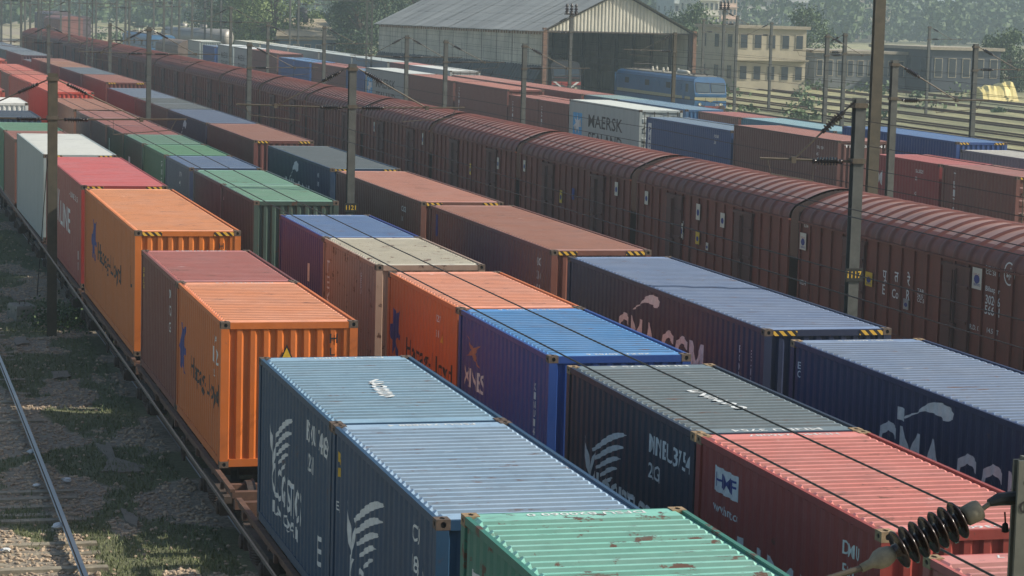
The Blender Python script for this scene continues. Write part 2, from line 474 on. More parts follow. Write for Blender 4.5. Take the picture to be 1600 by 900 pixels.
# --- row 1
n = 0
c = C(1, 0, 11.6, 40, 1, (48, 112, 96), (124, 188, 168), 'mint green', rust=.9, cast=plain('sandy_casting', (140, 118, 88), .8, var=.4, scale=12))
roof_code(c, 'DFSU 820060 0', 1.3)
put(c, fit_mesh(poly_mesh([[(0,0),(1,0),(1,1),(0,1)]]), w=.42, h=.85), white_ink, 'L', .42, 1.55, 'logo_panel')
put(c, fit_mesh(poly_mesh(SWOOSH), w=.3, h=.3), blue_ink, 'L', .9, 1.75, 'logo')
c = C(1, 1, 24.86, 20, 0, (22, 62, 92), (140, 168, 190), 'blue corrugated winged-logo', rust=.25)
roof_code(c, 'FSCU 740888 4', 1.2)
Lf = 24.86+6.058
put(c, fit_mesh(poly_mesh(WING), w=2.35, h=1.15), white_ink, 'L', Lf-29.95, 1.02+.0, 'logo')
put(c, fit_mesh(text_mesh('KLOGISTICS'), w=2.7, h=.48), white_ink, 'L', Lf-29.7, .62)
put(c, fit_mesh(text_mesh('LA QAII'), w=2.2, h=.24), white_ink, 'L', Lf-29.5, .28)
codes(c, Lf-26.05, ['CU', '188', 'G1'], .2, step=.36)
put(c, fit_mesh(text_mesh('4'), h=.2), white_ink, 'L', Lf-25.6, 1.75, 'number_marking')
put(c, fit_mesh(poly_mesh([[(0,0),(1,.1),(1,.45),(0,.35)], [(0,.6),(.9,.55),(1,.75),(0,1)]]), w=.22, h=.34), yellow_ink, 'L', Lf-30.55, 1.95, 'logo')
put(c, fit_mesh(text_mesh('EA'), w=.24, h=.12), white_ink, 'L', Lf-30.6, 1.5, 'number_marking')
c = C(1, 2, 30.97, 20, 0, (22, 64, 92), (128, 162, 182), 'blue winged-logo roof-coded', rust=.3)
roof_code(c, 'FSCU 740891 3', 1.3); Lf = 30.97+6.058
for i, ch in enumerate('740886'):
    put(c, fit_mesh(text_mesh(ch), w=.24, h=.25), white_ink, 'R', .98+.02*i, 2.35+i*.28, 'roof_number')
put(c, fit_mesh(poly_mesh(WING), w=2.0, h=1.05), white_ink, 'L', Lf-35.95, 1.05, 'logo')
put(c, fit_mesh(text_mesh('KLOGISTICS'), w=2.6, h=.5), white_ink, 'L', Lf-35.75, .68)
put(c, fit_mesh(text_mesh('LA QAII'), w=2.2, h=.22), white_ink, 'L', Lf-35.6, .38)
put(c, fit_mesh(text_mesh('FSCU 740891'), w=1.75, h=.3), white_ink, 'L', Lf-32.85, 2.02, 'number_marking')
put(c, fit_mesh(text_mesh('22G1'), w=.45, h=.26), white_ink, 'L', Lf-32.75, 1.62, 'number_marking')
put(c, fit_mesh(text_mesh('E'), w=.22, h=.42), white_ink, 'L', Lf-31.9, .45, 'number_marking')
c = C(1, 3, 41.16, 20, 0, (188, 98, 30), (232, 150, 104), 'bright orange', rust=.12, fade=.12)
Lf = 41.16+6.058; roof_code(c, 'HLXU 320171 2')
put(c, fit_mesh(poly_mesh(SHIP_FIGURE), w=.95, h=.95), blue_ink, 'L', .35, .92, 'logo')
put(c, fit_mesh(text_mesh('Hapag-Lloyd'), w=3.7, h=.52), black_ink, 'L', 2.1, .92)
put(c, fit_mesh(text_mesh('H'), h=.17), black_ink, 'E', 1.93, 2.2, 'number_marking')
for i, ch in enumerate('LXU 320'): put(c, fit_mesh(text_mesh(ch), h=.14), black_ink, 'E', 1.94, 1.98-i*.2, 'number_marking') if ch != ' ' else None
put(c, fit_mesh(poly_mesh([[(0,0),(1,0),(.5,1)]]), w=.27, h=.31), black_ink, 'E', 1.03, 1.88, 'warning_sign')
o = put(c, fit_mesh(poly_mesh([[(0,0),(1,0),(.5,1)]]), w=.20, h=.23), yellow_ink, 'E', 1.065, 1.90, 'warning_sign'); o.location.y = -.004
codes(c, 5.1, ['7 A', '', '22'], .13); put(c, fit_mesh(text_mesh('L 2'), w=.6, h=.28), white_ink, 'L', 5.0, 1.75, 'number_marking')
c = C(1, 4, 47.27, 20, 0, (110, 52, 42), (178, 104, 92), 'brick red corrugated', rust=.3); codes(c, 4.9, ['05', '173', 'G1'], .2, step=.34); stacked(c, .35, 'BMLX', .1, yellow_ink)
roof_code(c, 'CRXU 231704 6')
c = C(1, 5, 54.59, 40, 1, (188, 102, 32), (232, 152, 98), 'long tall orange', hazard=True, rust=.12, fade=.12)
put(c, fit_mesh(poly_mesh(SHIP_FIGURE), w=1.3, h=1.1), blue_ink, 'L', 1.9, 1.15, 'logo')
put(c, fit_mesh(text_mesh('Hapag-Lloyd'), w=5.6, h=.62), black_ink, 'L', 3.6, 1.15)
put(c, fit_mesh(text_mesh('L'), w=.3, h=.5), black_ink, 'L', 11.2, 1.5, 'number_marking')
put(c, fit_mesh(text_mesh('H'), h=.13), black_ink, 'E', 1.93, 2.48, 'number_marking'); put(c, fit_mesh(text_mesh('L'), h=.13), black_ink, 'E', 1.93, 2.3, 'number_marking')
c = C(1, 6, 67.75, 40, 1, (138, 40, 34), (186, 78, 68), 'bright red', hazard=True, style='flat', rust=.15)
put(c, fit_mesh(text_mesh('K'), w=.7, h=1.0), white_ink, 'L', 4.4, 1.2); put(c, fit_mesh(text_mesh('LINE'), w=3.3, h=.72), white_ink, 'L', 5.4, 1.18)
put(c, fit_mesh(text_mesh('- LINE 2 5'), w=2.6, h=.16), white_ink, 'L', 8.4, 2.3, 'number_marking'); stacked(c, 11.2, '10', .25, t=.7)
c = C(1, 7, 80.81, 40, 1, (146, 158, 156), (198, 198, 186), 'white flat-sided refrigerated', hazard=True, style='flat', rust=.2, end='door')
c = C(1, 8, 93.95, 20, 0, (120, 72, 56), (158, 104, 88), 'small reddish brown', detail=1)
c = C(1, 9, 100.2, 20, 0, (48, 108, 78), (104, 148, 116), 'faded green', detail=1); put(c, fit_mesh(text_mesh('S'), w=.5, h=.9), white_ink, 'L', 3, 1.2)
c = C(1, 10, 110.6, 20, 0, (26, 52, 74), (66, 80, 96), 'navy blue', detail=1)
c = C(1, 11, 117.6, 20, 1, (205, 205, 198), (222, 220, 208), 'clean white', detail=1, style='flat', rust=.05)
c = C(1, 12, 131.9, 40, 1, (176, 84, 66), (208, 128, 108), 'salmon pink', detail=1)
# --- row 2
c = C(2, 0, 10.3, 40, 0, (178, 92, 84), (204, 128, 116), 'pale red', rust=.3, cast=MATS['sandy_casting']); roof_code(c, 'GESU 412007 7')
c = C(2, 1, 23.58, 20, 0, (142, 54, 44), (214, 126, 112), 'red roof-rusted', rust=.4, fade=.2, cast=MATS['sandy_casting']); Lf = 23.58+6.058
roof_code(c, 'HDMU 246087', 1.3)
roof_code(c, '4 7536087', 1.0, 5.86)
put(c, fit_mesh(poly_mesh([[(0,0),(1,0),(1,1),(0,1)]]), w=.92, h=.33), white_ink, 'L', Lf-28.95, 1.98, 'logo_panel')
o = put(c, fit_mesh(text_mesh('HMF'), w=.72, h=.19), blue_ink, 'L', Lf-28.86, 2.05); o.location.x = -.003
put(c, fit_mesh(text_mesh('www.hmt.co'), w=.95, h=.12), white_ink, 'L', Lf-28.97, 1.72)
put(c, fit_mesh(text_mesh('HMM'), w=3.0, h=.85), white_ink, 'L', Lf-28.0, .72)
put(c, fit_mesh(text_mesh('HMM'), w=1.6, h=.6), white_ink, 'L', Lf-25.4, .6)
codes(c, Lf-24.65, ['DMU', '560', ' 7'], .16, step=.26)
c = C(2, 2, 29.69, 20, 0, (12, 30, 54), (104, 118, 122), 'dark navy winged-logo', rust=.3, cast=MATS['sandy_casting']); Lf = 29.69+6.058
roof_code(c, 'MNBU 375 4', 1.3)
o = put(c, fit_mesh(text_mesh('MNBU 3754'), w=1.3, h=.16), white_ink, 'R', .55, 5.8, 'roof_number')
for i, ch in enumerate('375460'): put(c, fit_mesh(text_mesh(ch), w=.24, h=.25), white_ink, 'R', 1.1-.03*i, 2.5+i*.29, 'roof_number')
put(c, fit_mesh(poly_mesh(WING), w=2.1, h=1.05), white_ink, 'L', Lf-34.75, .98, 'logo')
put(c, fit_mesh(text_mesh('KLOGISTICS'), w=2.9, h=.5), white_ink, 'L', Lf-34.4, .72)
put(c, fit_mesh(text_mesh('MNBU3754'), w=1.75, h=.27), white_ink, 'L', Lf-31.6, 1.98, 'number_marking')
put(c, fit_mesh(text_mesh('22G1'), w=.5, h=.22), white_ink, 'L', Lf-31.6, 1.62, 'number_marking')
c = C(2, 3, 36.75, 20, 0, (10, 58, 128), (76, 138, 194), 'bright blue', rust=.2, fade=.15); Lf = 36.75+6.058
roof_code(c, 'XINU 140782 6', 1.2); o = put(c, fit_mesh(text_mesh('XINU 140782 6'), w=1.1, h=.13), white_ink, 'R', .65, 5.82, 'roof_number')
put(c, fit_mesh(poly_mesh(XFIG), w=.95, h=.5), plain('tan_lettering', (160, 110, 84), .6), 'L', .62, 1.68, 'logo')
put(c, fit_mesh(text_mesh('XINES'), w=1.45, h=.36), white_ink, 'L', .45, 1.25)
stacked(c, 5.2, 'XINU140', .12, t=1.9)
c = C(2, 4, 42.9, 20, 0, (188, 102, 46), (232, 152, 116), 'orange', rust=.12, fade=.12)
put(c, fit_mesh(poly_mesh(SHIP_FIGURE), w=1.0, h=1.0), blue_ink, 'L', .2, .9, 'logo')
put(c, fit_mesh(text_mesh('Hapag-Lloyd'), w=3.9, h=.52), black_ink, 'L', 1.75, .92)
codes(c, 4.35, ['1217', '31'], .14); put(c, fit_mesh(poly_mesh([[(0,0),(1,0),(.6,1)]]), w=.25, h=.25), yellow_ink, 'L', 4.7, 1.75, 'warning_sign')
c = C(2, 5, 50.19, 20, 0, (150, 124, 106), (196, 188, 164), 'cream-roofed taupe', rust=.8); stacked(c, .45, 'TEX', .3, t=1.8, w=.3); stacked(c, 4.4, 'GESU', .1)
c = C(2, 6, 56.3, 20, 0, (18, 34, 112), (92, 124, 168), 'purple-sided blue-roofed', rust=.2); put(c, fit_mesh(poly_mesh([[(0,0),(1,0),(1,1),(0,1)]]), w=.25, h=.45), white_ink, 'L', 4.1, 1.3, 'logo_panel'); roof_code(c, 'EVHU 23410')
c = C(2, 7, 66.5, 20, 0, (50, 70, 62), (116, 160, 132), 'rust-patched green', rust=.55); stacked(c, .4, 'K', .1); put(c, fit_mesh(text_mesh('ZIM'), w=1.2, h=.4), MATS['tan_lettering'], 'L', 1.8, 1.1)
c = C(2, 8, 72.6, 20, 0, (56, 66, 66), (114, 160, 134), 'grey-sided green-roofed', rust=.35); put(c, fit_mesh(text_mesh('ZIM'), w=1.2, h=.4), MATS['tan_lettering'], 'L', 2.3, 1.1)
c = C(2, 9, 79.5, 20, 0, (44, 58, 84), (96, 118, 148), 'slate blue', rust=.3); put(c, fit_mesh(poly_mesh(SWOOSH), w=.9, h=.5), white_ink, 'L', 1.5, 1.0, 'logo'); codes(c, 3.6, ['1070', '42'], .18)
c = C(2, 10, 85.9, 20, 0, (34, 84, 58), (96, 146, 108), 'leaf green', rust=.2); put(c, fit_mesh(text_mesh('I.Box'), w=2.4, h=.5), white_ink, 'L', 1.2, 1.0); codes(c, 5.1, ['07', '01', '02'], .2)
c = C(2, 11, 92.3, 20, 0, (38, 66, 58), (104, 142, 118), 'dull dark green', rust=.3); put(c, fit_mesh(poly_mesh([[(0,0),(1,0),(1,1),(0,1)]]), w=.5, h=.6), white_ink, 'L', 1.6, 1.2, 'logo_panel')
c = C(2, 12, 98.5, 20, 0, (72, 46, 42), (156, 94, 84), 'brick-roofed dark brown', detail=1); put(c, fit_mesh(poly_mesh([[(0,0),(1,0),(1,1),(0,1)]]), w=.2, h=.9), white_ink, 'L', .9, 1.2, 'logo_panel')
c = C(2, 13, 104.9, 20, 0, (78, 50, 48), (164, 104, 92), 'dusky red-brown', detail=1)
c = C(2, 14, 111.1, 20, 0, (84, 58, 58), (168, 110, 98), 'pinkish brown', detail=1)
c = C(2, 15, 118.4, 40, 0, (120, 82, 62), (176, 122, 98), 'tan long', detail=1)
c = C(2, 16, 131.1, 40, 1, (184, 66, 50), (220, 120, 96), 'vivid coral', detail=1, fade=.1)
c = C(2, 17, 143.4, 40, 1, (178, 66, 52), (220, 122, 100), 'coral red long', detail=1, fade=.1)
c = C(2, 18, 156.3, 20, 1, (120, 60, 52), (196, 118, 96), 'tan-red short', detail=1)
c = C(2, 19, 163.2, 40, 1, (150, 62, 54), (216, 122, 102), 'faded coral', detail=1)
c = C(2, 20, 176.4, 20, 0, (60, 74, 84), (116, 128, 136), 'grey-blue short', detail=1)
c = C(2, 21, 183.8, 40, 1, (176, 76, 60), (214, 124, 104), 'distant coral', detail=1)
c = C(2, 22, 197, 40, 1, (160, 80, 64), (206, 124, 106), 'farthest salmon', detail=1)
# --- row 3
def cgm(c, s0, w, h, t=.82, sw=(1.2, 1.55, .5)):
    put(c, fit_mesh(text_mesh('CMA CGM'), w=w, h=h), white_ink, 'L', s0, t)
    put(c, fit_mesh(poly_mesh(SWOOSH), w=sw[1], h=sw[2]), white_ink, 'L', s0+sw[0], t+h+.12, 'logo')
c = C(3, 0, 25.8, 40, 0, (8, 28, 70), (116, 136, 164), 'navy frontmost-lettered', rust=.2, fade=.12, cast=MATS['sandy_casting'])
cgm(c, 38-34.3, 5.2, .95, .95, (.95, 1.75, .46)); roof_code(c, 'ECMU 465210 5', 1.0); stacked(c, .35, 'EC', .12)
put(c, fit_mesh(poly_mesh([[(0,0),(1,0),(1,1),(0,1)]]), w=.25, h=.2), white_ink, 'L', 38-33.55, 1.98, 'logo_panel')
c = C(3, 1, 39.24, 40, 0, (18, 32, 64), (112, 132, 164), 'dark navy logo-lettered', rust=.25, fade=.15, hazard=True)
cgm(c, 51.43-47.7, 5.3, .95, .92, (1.0, 1.7, .46)); stacked(c, 10.9, 'ECMU 4102', .13, t=2.0); stacked(c, 11.5, 'ECMU 410', .13, t=2.0)
c = C(3, 2, 52.74, 40, 0, (112, 66, 52), (166, 110, 86), 'light brown', rust=.25, hazard=True); codes(c, 10.9, ['CO', '216', 'G1', '', ''], .2, step=.32)
put(c, fit_mesh(poly_mesh([[(0,0),(1,0),(1,1),(0,1)]]), w=.25, h=.6), blue_ink, 'L', .7, 1.8, 'logo_panel')
c = C(3, 3, 65.9, 40, 0, (104, 66, 54), (190, 128, 104), 'salmon-roofed brown', rust=.2, hazard=True); codes(c, 9.7, ['CROB', '10', '', 'G1'], .16)
c = C(3, 4, 79.05, 40, 0, (20, 50, 78), (92, 102, 104), 'deep blue grey-roofed', rust=.2, hazard=True)
put(c, fit_mesh(text_mesh('MILANI'), w=4.6, h=.8), white_ink, 'L', 91.2-87.4, .9); put(c, fit_mesh(poly_mesh(SWOOSH), w=1.7, h=.75), white_ink, 'L', 91.2-86.6, 1.65, 'logo'); codes(c, 9.9, ['MU', '38', '', '1'], .16)
c = C(3, 5, 94.4, 40, 0, (98, 54, 48), (158, 108, 88), 'chestnut brown', rust=.3, detail=1, hazard=True)
c = C(3, 6, 106.9, 40, 0, (38, 40, 66), (98, 112, 136), 'indigo logo-lettered', detail=1, hazard=True)
put(c, fit_mesh(text_mesh('MILANI'), w=5.0, h=.75), white_ink, 'L', 3.6, .8); put(c, fit_mesh(poly_mesh(SWOOSH), w=1.6, h=.8), white_ink, 'L', 4.6, 1.6, 'logo')
c = C(3, 7, 119.3, 20, 0, (64, 56, 58), (102, 108, 108), 'slate short', detail=1)
c = C(3, 8, 125.4, 20, 0, (60, 54, 58), (96, 102, 100), 'grey-roofed short', detail=1)
c = C(3, 9, 131.6, 40, 0, (68, 46, 58), (112, 126, 144), 'plum-sided pale-roofed', detail=1)
c = C(3, 10, 144.5, 40, 1, (100, 54, 48), (162, 106, 90), 'red-brown ribbed-end', detail=1, hazard=True)
c = C(3, 11, 157.3, 40, 1, (70, 48, 58), (108, 120, 130), 'grey-topped plum', detail=1, hazard=True, rust=.1)
c = C(3, 12, 169.8, 40, 1, (112, 62, 54), (172, 124, 98), 'tan-topped brown', detail=1)
c = C(3, 13, 182.1, 20, 1, (108, 62, 56), (164, 112, 94), 'short tan-topped', detail=1)
c = C(3, 14, 188.5, 20, 0, (88, 58, 62), (112, 118, 126), 'low grey-topped', detail=1)
c = C(3, 15, 195, 40, 1, (82, 60, 70), (124, 134, 142), 'long pale grey', detail=1)
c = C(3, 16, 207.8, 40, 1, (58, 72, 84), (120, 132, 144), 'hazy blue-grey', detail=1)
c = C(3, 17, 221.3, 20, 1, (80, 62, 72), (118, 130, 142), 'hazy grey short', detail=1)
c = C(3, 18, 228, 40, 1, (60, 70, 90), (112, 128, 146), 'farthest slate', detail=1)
# --- row 5
def maersk(c, s0=.7, star_only=False):
    o = put(c, fit_mesh(poly_mesh([[(0,0),(1,0),(1,1),(0,1)]]), w=1.65, h=1.25), sky_ink, 'L', s0, .95, 'logo_panel')
    o = put(c, fit_mesh(poly_mesh(star()), w=1.45, h=1.1), white_ink, 'L', s0+.1, 1.02, 'logo'); o.location.x = -.004
    put(c, fit_mesh(text_mesh('MAERSK'), w=5.9, h=.72), black_ink, 'L', s0+2.8, 1.5)
    put(c, fit_mesh(text_mesh('SEALAND'), w=5.9, h=.72), black_ink, 'L', s0+2.8, .5)
c = C(5, 0, 78.6, 20, 0, (104, 58, 50), (172, 112, 100), 'brown stack-lettered', end='door', hazard=True); stacked(c, .95, 'TRITON', .26, t=2.1, w=.2)
c = C(5, 1, 84.9, 20, 0, (130, 42, 44), (192, 104, 98), 'crimson'); put(c, fit_mesh(text_mesh('M'), w=.55, h=.6), white_ink, 'L', .25, 1.35); codes(c, 3.9, ['SALB020', '22', '', 'G'], .14)
c = C(5, 2, 94.7, 40, 1, (96, 60, 52), (178, 118, 102), 'dark brown tall', rust=.2); codes(c, 9.9, ['TRIU 500', '45', '', '1'], .13); put(c, fit_mesh(text_mesh('TRIU 320441'), w=1.9, h=.12), white_ink, 'E', .3, 2.6, 'number_marking')
c = C(5, 3, 107.2, 40, 0, (32, 68, 116), (120, 144, 164), 'royal blue', end='door', rust=.15); put(c, fit_mesh(poly_mesh([[(0,0),(1,0),(1,1),(0,1)]]), w=.5, h=1.9), white_ink, 'L', .3, .4, 'logo_panel')
for i, ch in enumerate('P&O'): o = put(c, fit_mesh(text_mesh(ch), w=.3, h=.3), blue_ink, 'L', .4, 1.8-i*.4); o.location.x = -.003
codes(c, 9.9, ['PONU', '26', '', '1'], .16)
c = C(5, 4, 120.5, 40, 1, (152, 162, 160), (204, 208, 196), 'pale grey star-logo', end='door', style='flat', rust=.1); maersk(c, .75); roof_code(c, 'MAEU')
c = C(5, 5, 132.9, 20, 0, (108, 60, 52), (176, 112, 98), 'brick stack-lettered'); stacked(c, .75, 'CAPITAL', .2, t=2.0, w=.2)
c = C(5, 6, 139.0, 20, 0, (112, 62, 52), (178, 116, 100), 'second brick stack-lettered'); stacked(c, .75, 'CAPITAL', .2, t=2.0, w=.2)
c = C(5, 7, 145.4, 40, 1, (110, 64, 56), (196, 128, 108), 'tall brick stack-lettered', end='door'); stacked(c, .75, 'CAPITAL', .22, t=2.3, w=.22)
c = C(5, 8, 158.2, 40, 1, (104, 62, 54), (188, 124, 106), 'tall brown with circular mark', end='door')
m_ = put(c, fit_mesh(poly_mesh([[(.5+.5*math.cos(i*.628), .5+.5*math.sin(i*.628)) for i in range(10)]]), w=.3, h=.3), white_ink, 'E', 1.7, 1.8, 'logo')
c = C(5, 9, 171.2, 40, 1, (130, 138, 138), (196, 200, 190), 'light grey star-logo', end='door', style='flat', detail=1); maersk(c, .6)
c = C(5, 10, 183.8, 20, 0, (28, 70, 128), (110, 140, 170), 'blue short', detail=1)
c = C(5, 11, 190, 40, 0, (104, 64, 60), (174, 112, 102), 'rust brown', detail=1)
c = C(5, 12, 203, 20, 0, (26, 78, 140), (104, 148, 190), 'bright blue', detail=1, end='door')
c = C(5, 13, 209.3, 20, 0, (26, 76, 138), (108, 150, 192), 'bright blue white-edged', detail=1)
c = C(5, 14, 216, 40, 1, (104, 66, 62), (186, 124, 108), 'brown ladder-ended', detail=1, end='door')
c = C(5, 15, 229, 20, 1, (138, 146, 146), (206, 210, 204), 'white-roofed grey letter-sided', detail=1, style='flat'); put(c, fit_mesh(text_mesh('MAERSK'), w=3.2, h=.6), black_ink, 'L', 1.7, 1.6); put(c, fit_mesh(text_mesh('SEALAND'), w=3.2, h=.6), black_ink, 'L', 1.7, .8)
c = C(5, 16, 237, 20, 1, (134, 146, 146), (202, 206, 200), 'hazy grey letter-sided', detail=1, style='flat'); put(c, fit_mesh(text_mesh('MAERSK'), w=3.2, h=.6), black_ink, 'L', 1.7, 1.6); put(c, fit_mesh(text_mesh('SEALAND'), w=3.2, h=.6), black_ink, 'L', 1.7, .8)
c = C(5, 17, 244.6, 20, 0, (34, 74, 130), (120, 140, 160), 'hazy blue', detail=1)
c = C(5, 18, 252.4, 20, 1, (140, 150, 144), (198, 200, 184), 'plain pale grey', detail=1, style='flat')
# --- row 6
for i, (y0, ft, hc, sd, rf, ds) in enumerate([
    (82.3, 40, 0, (120, 116, 124), (200, 198, 186), 'grey white-roofed'), (94.9, 40, 1, (24, 64, 124), (88, 128, 178), 'strong blue'),
    (108.0, 40, 0, (60, 112, 128), (148, 188, 196), 'pale aqua'), (120.6, 20, 0, (104, 60, 52), (182, 112, 104), 'brick-roofed'),
    (128.6, 40, 0, (46, 90, 130), (124, 158, 180), 'teal blue'), (141.0, 20, 0, (70, 110, 124), (146, 176, 172), 'sea green short'),
    (147.6, 40, 0, (112, 62, 52), (184, 118, 102), 'brick ladder-ended'), (160.3, 20, 0, (116, 66, 56), (190, 122, 104), 'rose-roofed short'),
    (166.6, 40, 0, (120, 70, 60), (196, 140, 124), 'pink-roofed long'), (179.2, 40, 1, (150, 154, 150), (204, 206, 196), 'off-white long'),
    (191.6, 20, 1, (112, 66, 58), (188, 128, 112), 'small pinkish brown'), (198.4, 40, 1, (120, 126, 122), (168, 176, 168), 'silver grey'),
    (211, 40, 1, (122, 128, 124), (172, 180, 172), 'silver grey second'), (223.6, 40, 1, (126, 132, 128), (178, 186, 178), 'dull silver'),
    (236.4, 40, 1, (140, 142, 136), (188, 192, 182), 'stone grey'), (249.2, 40, 1, (150, 150, 134), (196, 194, 170), 'cream-topped')]):
    C(6, i, y0, ft, hc, sd, rf, ds, detail=1, hazard=hc and i < 9, style='flat' if i > 8 else 'corr', end='door' if i in (6, 9) else 'corr')
#%%PART2
# ------------------------------------------------------------------ ground
from mathutils import noise as mn
def grassiness(X, y):
    a = mn.fractal(Vector((X*.45, y*.22, 3.1)), 1.0, 2.0, 4)
    b = mn.fractal(Vector((X*1.7, y*.9, 9.7)), 1.0, 2.0, 3)
    g = .5 + a*1.5 + b*.5
    if 1.4 < X < 3.6: g -= .30
    if 3.7 < X < 4.6: g += .12
    if X > 5.4: g -= .1
    return max(0, min(1, g))
def hummock(X, y):
    if 45 > X > -20: return .05*mn.fractal(Vector((X*.8, y*.5, 1.3)), 1.0, 2.0, 3) - .02
    return .12*mn.fractal(Vector((X*.12, y*.05, 1.3)), 1.0, 2.0, 3)
xs = [-1300, -700, -300, -120, -50, -25, -14, -9] + [-6+.25*i for i in range(49)] + list(range(8, 52, 4)) + [52+2*i for i in range(60)] + [180, 220, 300, 420, 600, 900, 1300, 1700]
ys = [-60, -20, 0, 15, 25] + [32+.4*i for i in range(190)] + [110+4*i for i in range(56)] + [345, 370, 400, 440, 500, 600, 800, 1100, 1500]
gm = MB(); W_ = len(xs); att = []
for y in ys:
    for X in xs:
        h = -.24 + hummock(X, y)
        gm.v.append((X+cx(y), y, cz(y)+h)); att.append(grassiness(X, y) if 30 < y < 120 and abs(X) < 9 else -1.0)
for j in range(len(ys)-1):
    for i in range(W_-1):
        a = j*W_+i; gm.f.append((a, a+1, a+1+W_, a+W_))
g = NT('yard_ground'); tc = g.n('ShaderNodeTexCoord'); P0 = tc.outputs['Object']
mp = g.n('ShaderNodeMapping'); mp.inputs['Scale'].default_value = (1, .22, 1); g.l(P0, mp.inputs[0])
big = g.noise(mp.outputs[0], .11, 7, .62); mid = g.noise(mp.outputs[0], .8, 7, .7); fine = g.noise(P0, 9, 5, .75); f2 = g.noise(P0, 2.4, 6, .7)
at = g.n('ShaderNodeAttribute', attribute_name='grass')
gravel = g.mix(g.ramp(fine, [(.3, 0.0), (.7, 1.0)]), (.10, .082, .060), (.42, .36, .27))
gravel = g.mix(g.ramp(f2, [(.5, 0.0), (.75, .6)]), gravel, (.18, .135, .09))
green = g.mix(g.ramp(fine, [(.3, 0.0), (.7, 1.0)]), (.08, .088, .045), (.18, .185, .09))
dry = g.mix(g.ramp(fine, [(.3, 0.0), (.7, 1.0)]), (.22, .21, .10), (.42, .39, .20))
near = g.mix(g.ramp(at.outputs['Fac'], [(.42, 0.0), (.62, 1.0)]), gravel, green)
far = g.mix(g.ramp(big, [(.38, 0.0), (.56, 1.0)]), green, dry)
far = g.mix(g.ramp(mid, [(.46, 0.0), (.66, .85)]), far, (.10, .11, .05))
far = g.mix(g.ramp(f2, [(.62, 0.0), (.72, .7)]), far, (.06, .075, .03))
sep = g.n('ShaderNodeMath', operation='GREATER_THAN'); sep.inputs[1].default_value = -.5; g.l(at.outputs['Fac'], sep.inputs[0])
sx = g.n('ShaderNodeSeparateXYZ'); g.l(P0, sx.inputs[0])
yard = g.n('ShaderNodeMath', operation='LESS_THAN'); yard.inputs[1].default_value = 50; g.l(sx.outputs[0], yard.inputs[0])
base = g.mix(yard.outputs[0], far, g.mix(g.ramp(big, [(.4, 0.0), (.6, .7)]), gravel, dry))
g.l(g.mix(sep.outputs[0], base, near), g.b.inputs['Base Color']); g.b.inputs['Roughness'].default_value = .95
g.bump(fine, .8, .06)
gmesh = gm.mesh('ground', True); ga = gmesh.attributes.new('grass', 'FLOAT', 'POINT'); ga.data.foreach_set('value', att)
gmesh.materials.append(g.m); ground = bpy.data.objects.new('ground', gmesh); COL.objects.link(ground); ground['kind'] = 'structure'

# ------------------------------------------------------------------ railway tracks
def rail_mesh(X, y0, y1, step, dx):
    mb = MB(); pr = [(-.036, 0), (.036, 0), (.036, -.04), (.01, -.05), (.01, -.14), (.03, -.15), (-.03, -.15), (-.01, -.14), (-.01, -.05), (-.036, -.04)]
    n = int((y1-y0)/step)+1; k = len(pr)
    for i in range(n):
        y = y0+(y1-y0)*i/(n-1); p = wpos(X+dx, y)
        for a, b in pr: mb.v.append((p.x+a, p.y, p.z+b))
        if i:
            o = (i-1)*k
            for q in range(k): mb.f.append((o+q, o+k+q, o+k+(q+1) % k, o+(q+1) % k))
    return mb
rl = NT('rail'); _g = rl.n('ShaderNodeNewGeometry'); _s = rl.n('ShaderNodeSeparateXYZ'); rl.l(_g.outputs['Normal'], _s.inputs[0])
_r = rl.ramp(_s.outputs[2], [(.8, 0.0), (.9, 1.0)])
rl.l(rl.mix(_r, (.07, .042, .028), (.33, .34, .35)), rl.b.inputs['Base Color']); rl.l(rl.mix(_r, (.9,)*3, (.38,)*3), rl.b.inputs['Roughness']); rl.l(_r, rl.b.inputs['Metallic'])
def track(X, y0, y1, label, near=False, step=4, worn=True):
    root = empty('railway_track', (0, 0, 0)); tag(root, label, 'track', 'parallel yard tracks')
    for s in (-1, 1): rail_mesh(X, y0, y1, 1 if near else step, s*.838).build('rail', rl.m if worn else railside_mat, root)
    sp = .65; n = int((y1-y0)/sp)
    big_ = MB()
    if near:
        one = MB(); one.box(-1.32, 1.32, -.11, .11, -.30, -.135); sm = one.mesh('sleeper'); sb = bpy.data.meshes.new('x')
    for i in range(n):
        y = y0+i*sp
        if near and 36 < y < 36+62:
            p = wpos(X, y); o = mobj('sleeper', sm, concrete_mat, root, (p.x, p.y, p.z+(random.uniform(-.17, -.08) if y > 42 else random.uniform(-.13, -.04))), (0, 0, -math.atan(sl(y))+random.uniform(-.02, .02)))
        elif y < 150 or i % 2 == 0 and not near:
            p = wpos(X, y); big_.box(p.x-1.32, p.x+1.32, p.y-.11, p.y+.11, p.z-.50, p.z-.31)
    o = big_.build('sleepers', concrete_mat, root); o['kind'] = 'stuff'
track(2.46, 15, 300, 'worn track in the shaded grass left of the containers', near=True)
names = {7.14: 'track under the nearest container row', 11.82: 'track under the second container row', 16.5: 'track under the third container row',
         27.2: 'track under the brown covered wagons', 41.62: 'track under the containers behind the brown wagons', 47.22: 'track under the containers nearest the shed'}
for X, nm in names.items(): track(X, 10, 290, nm)
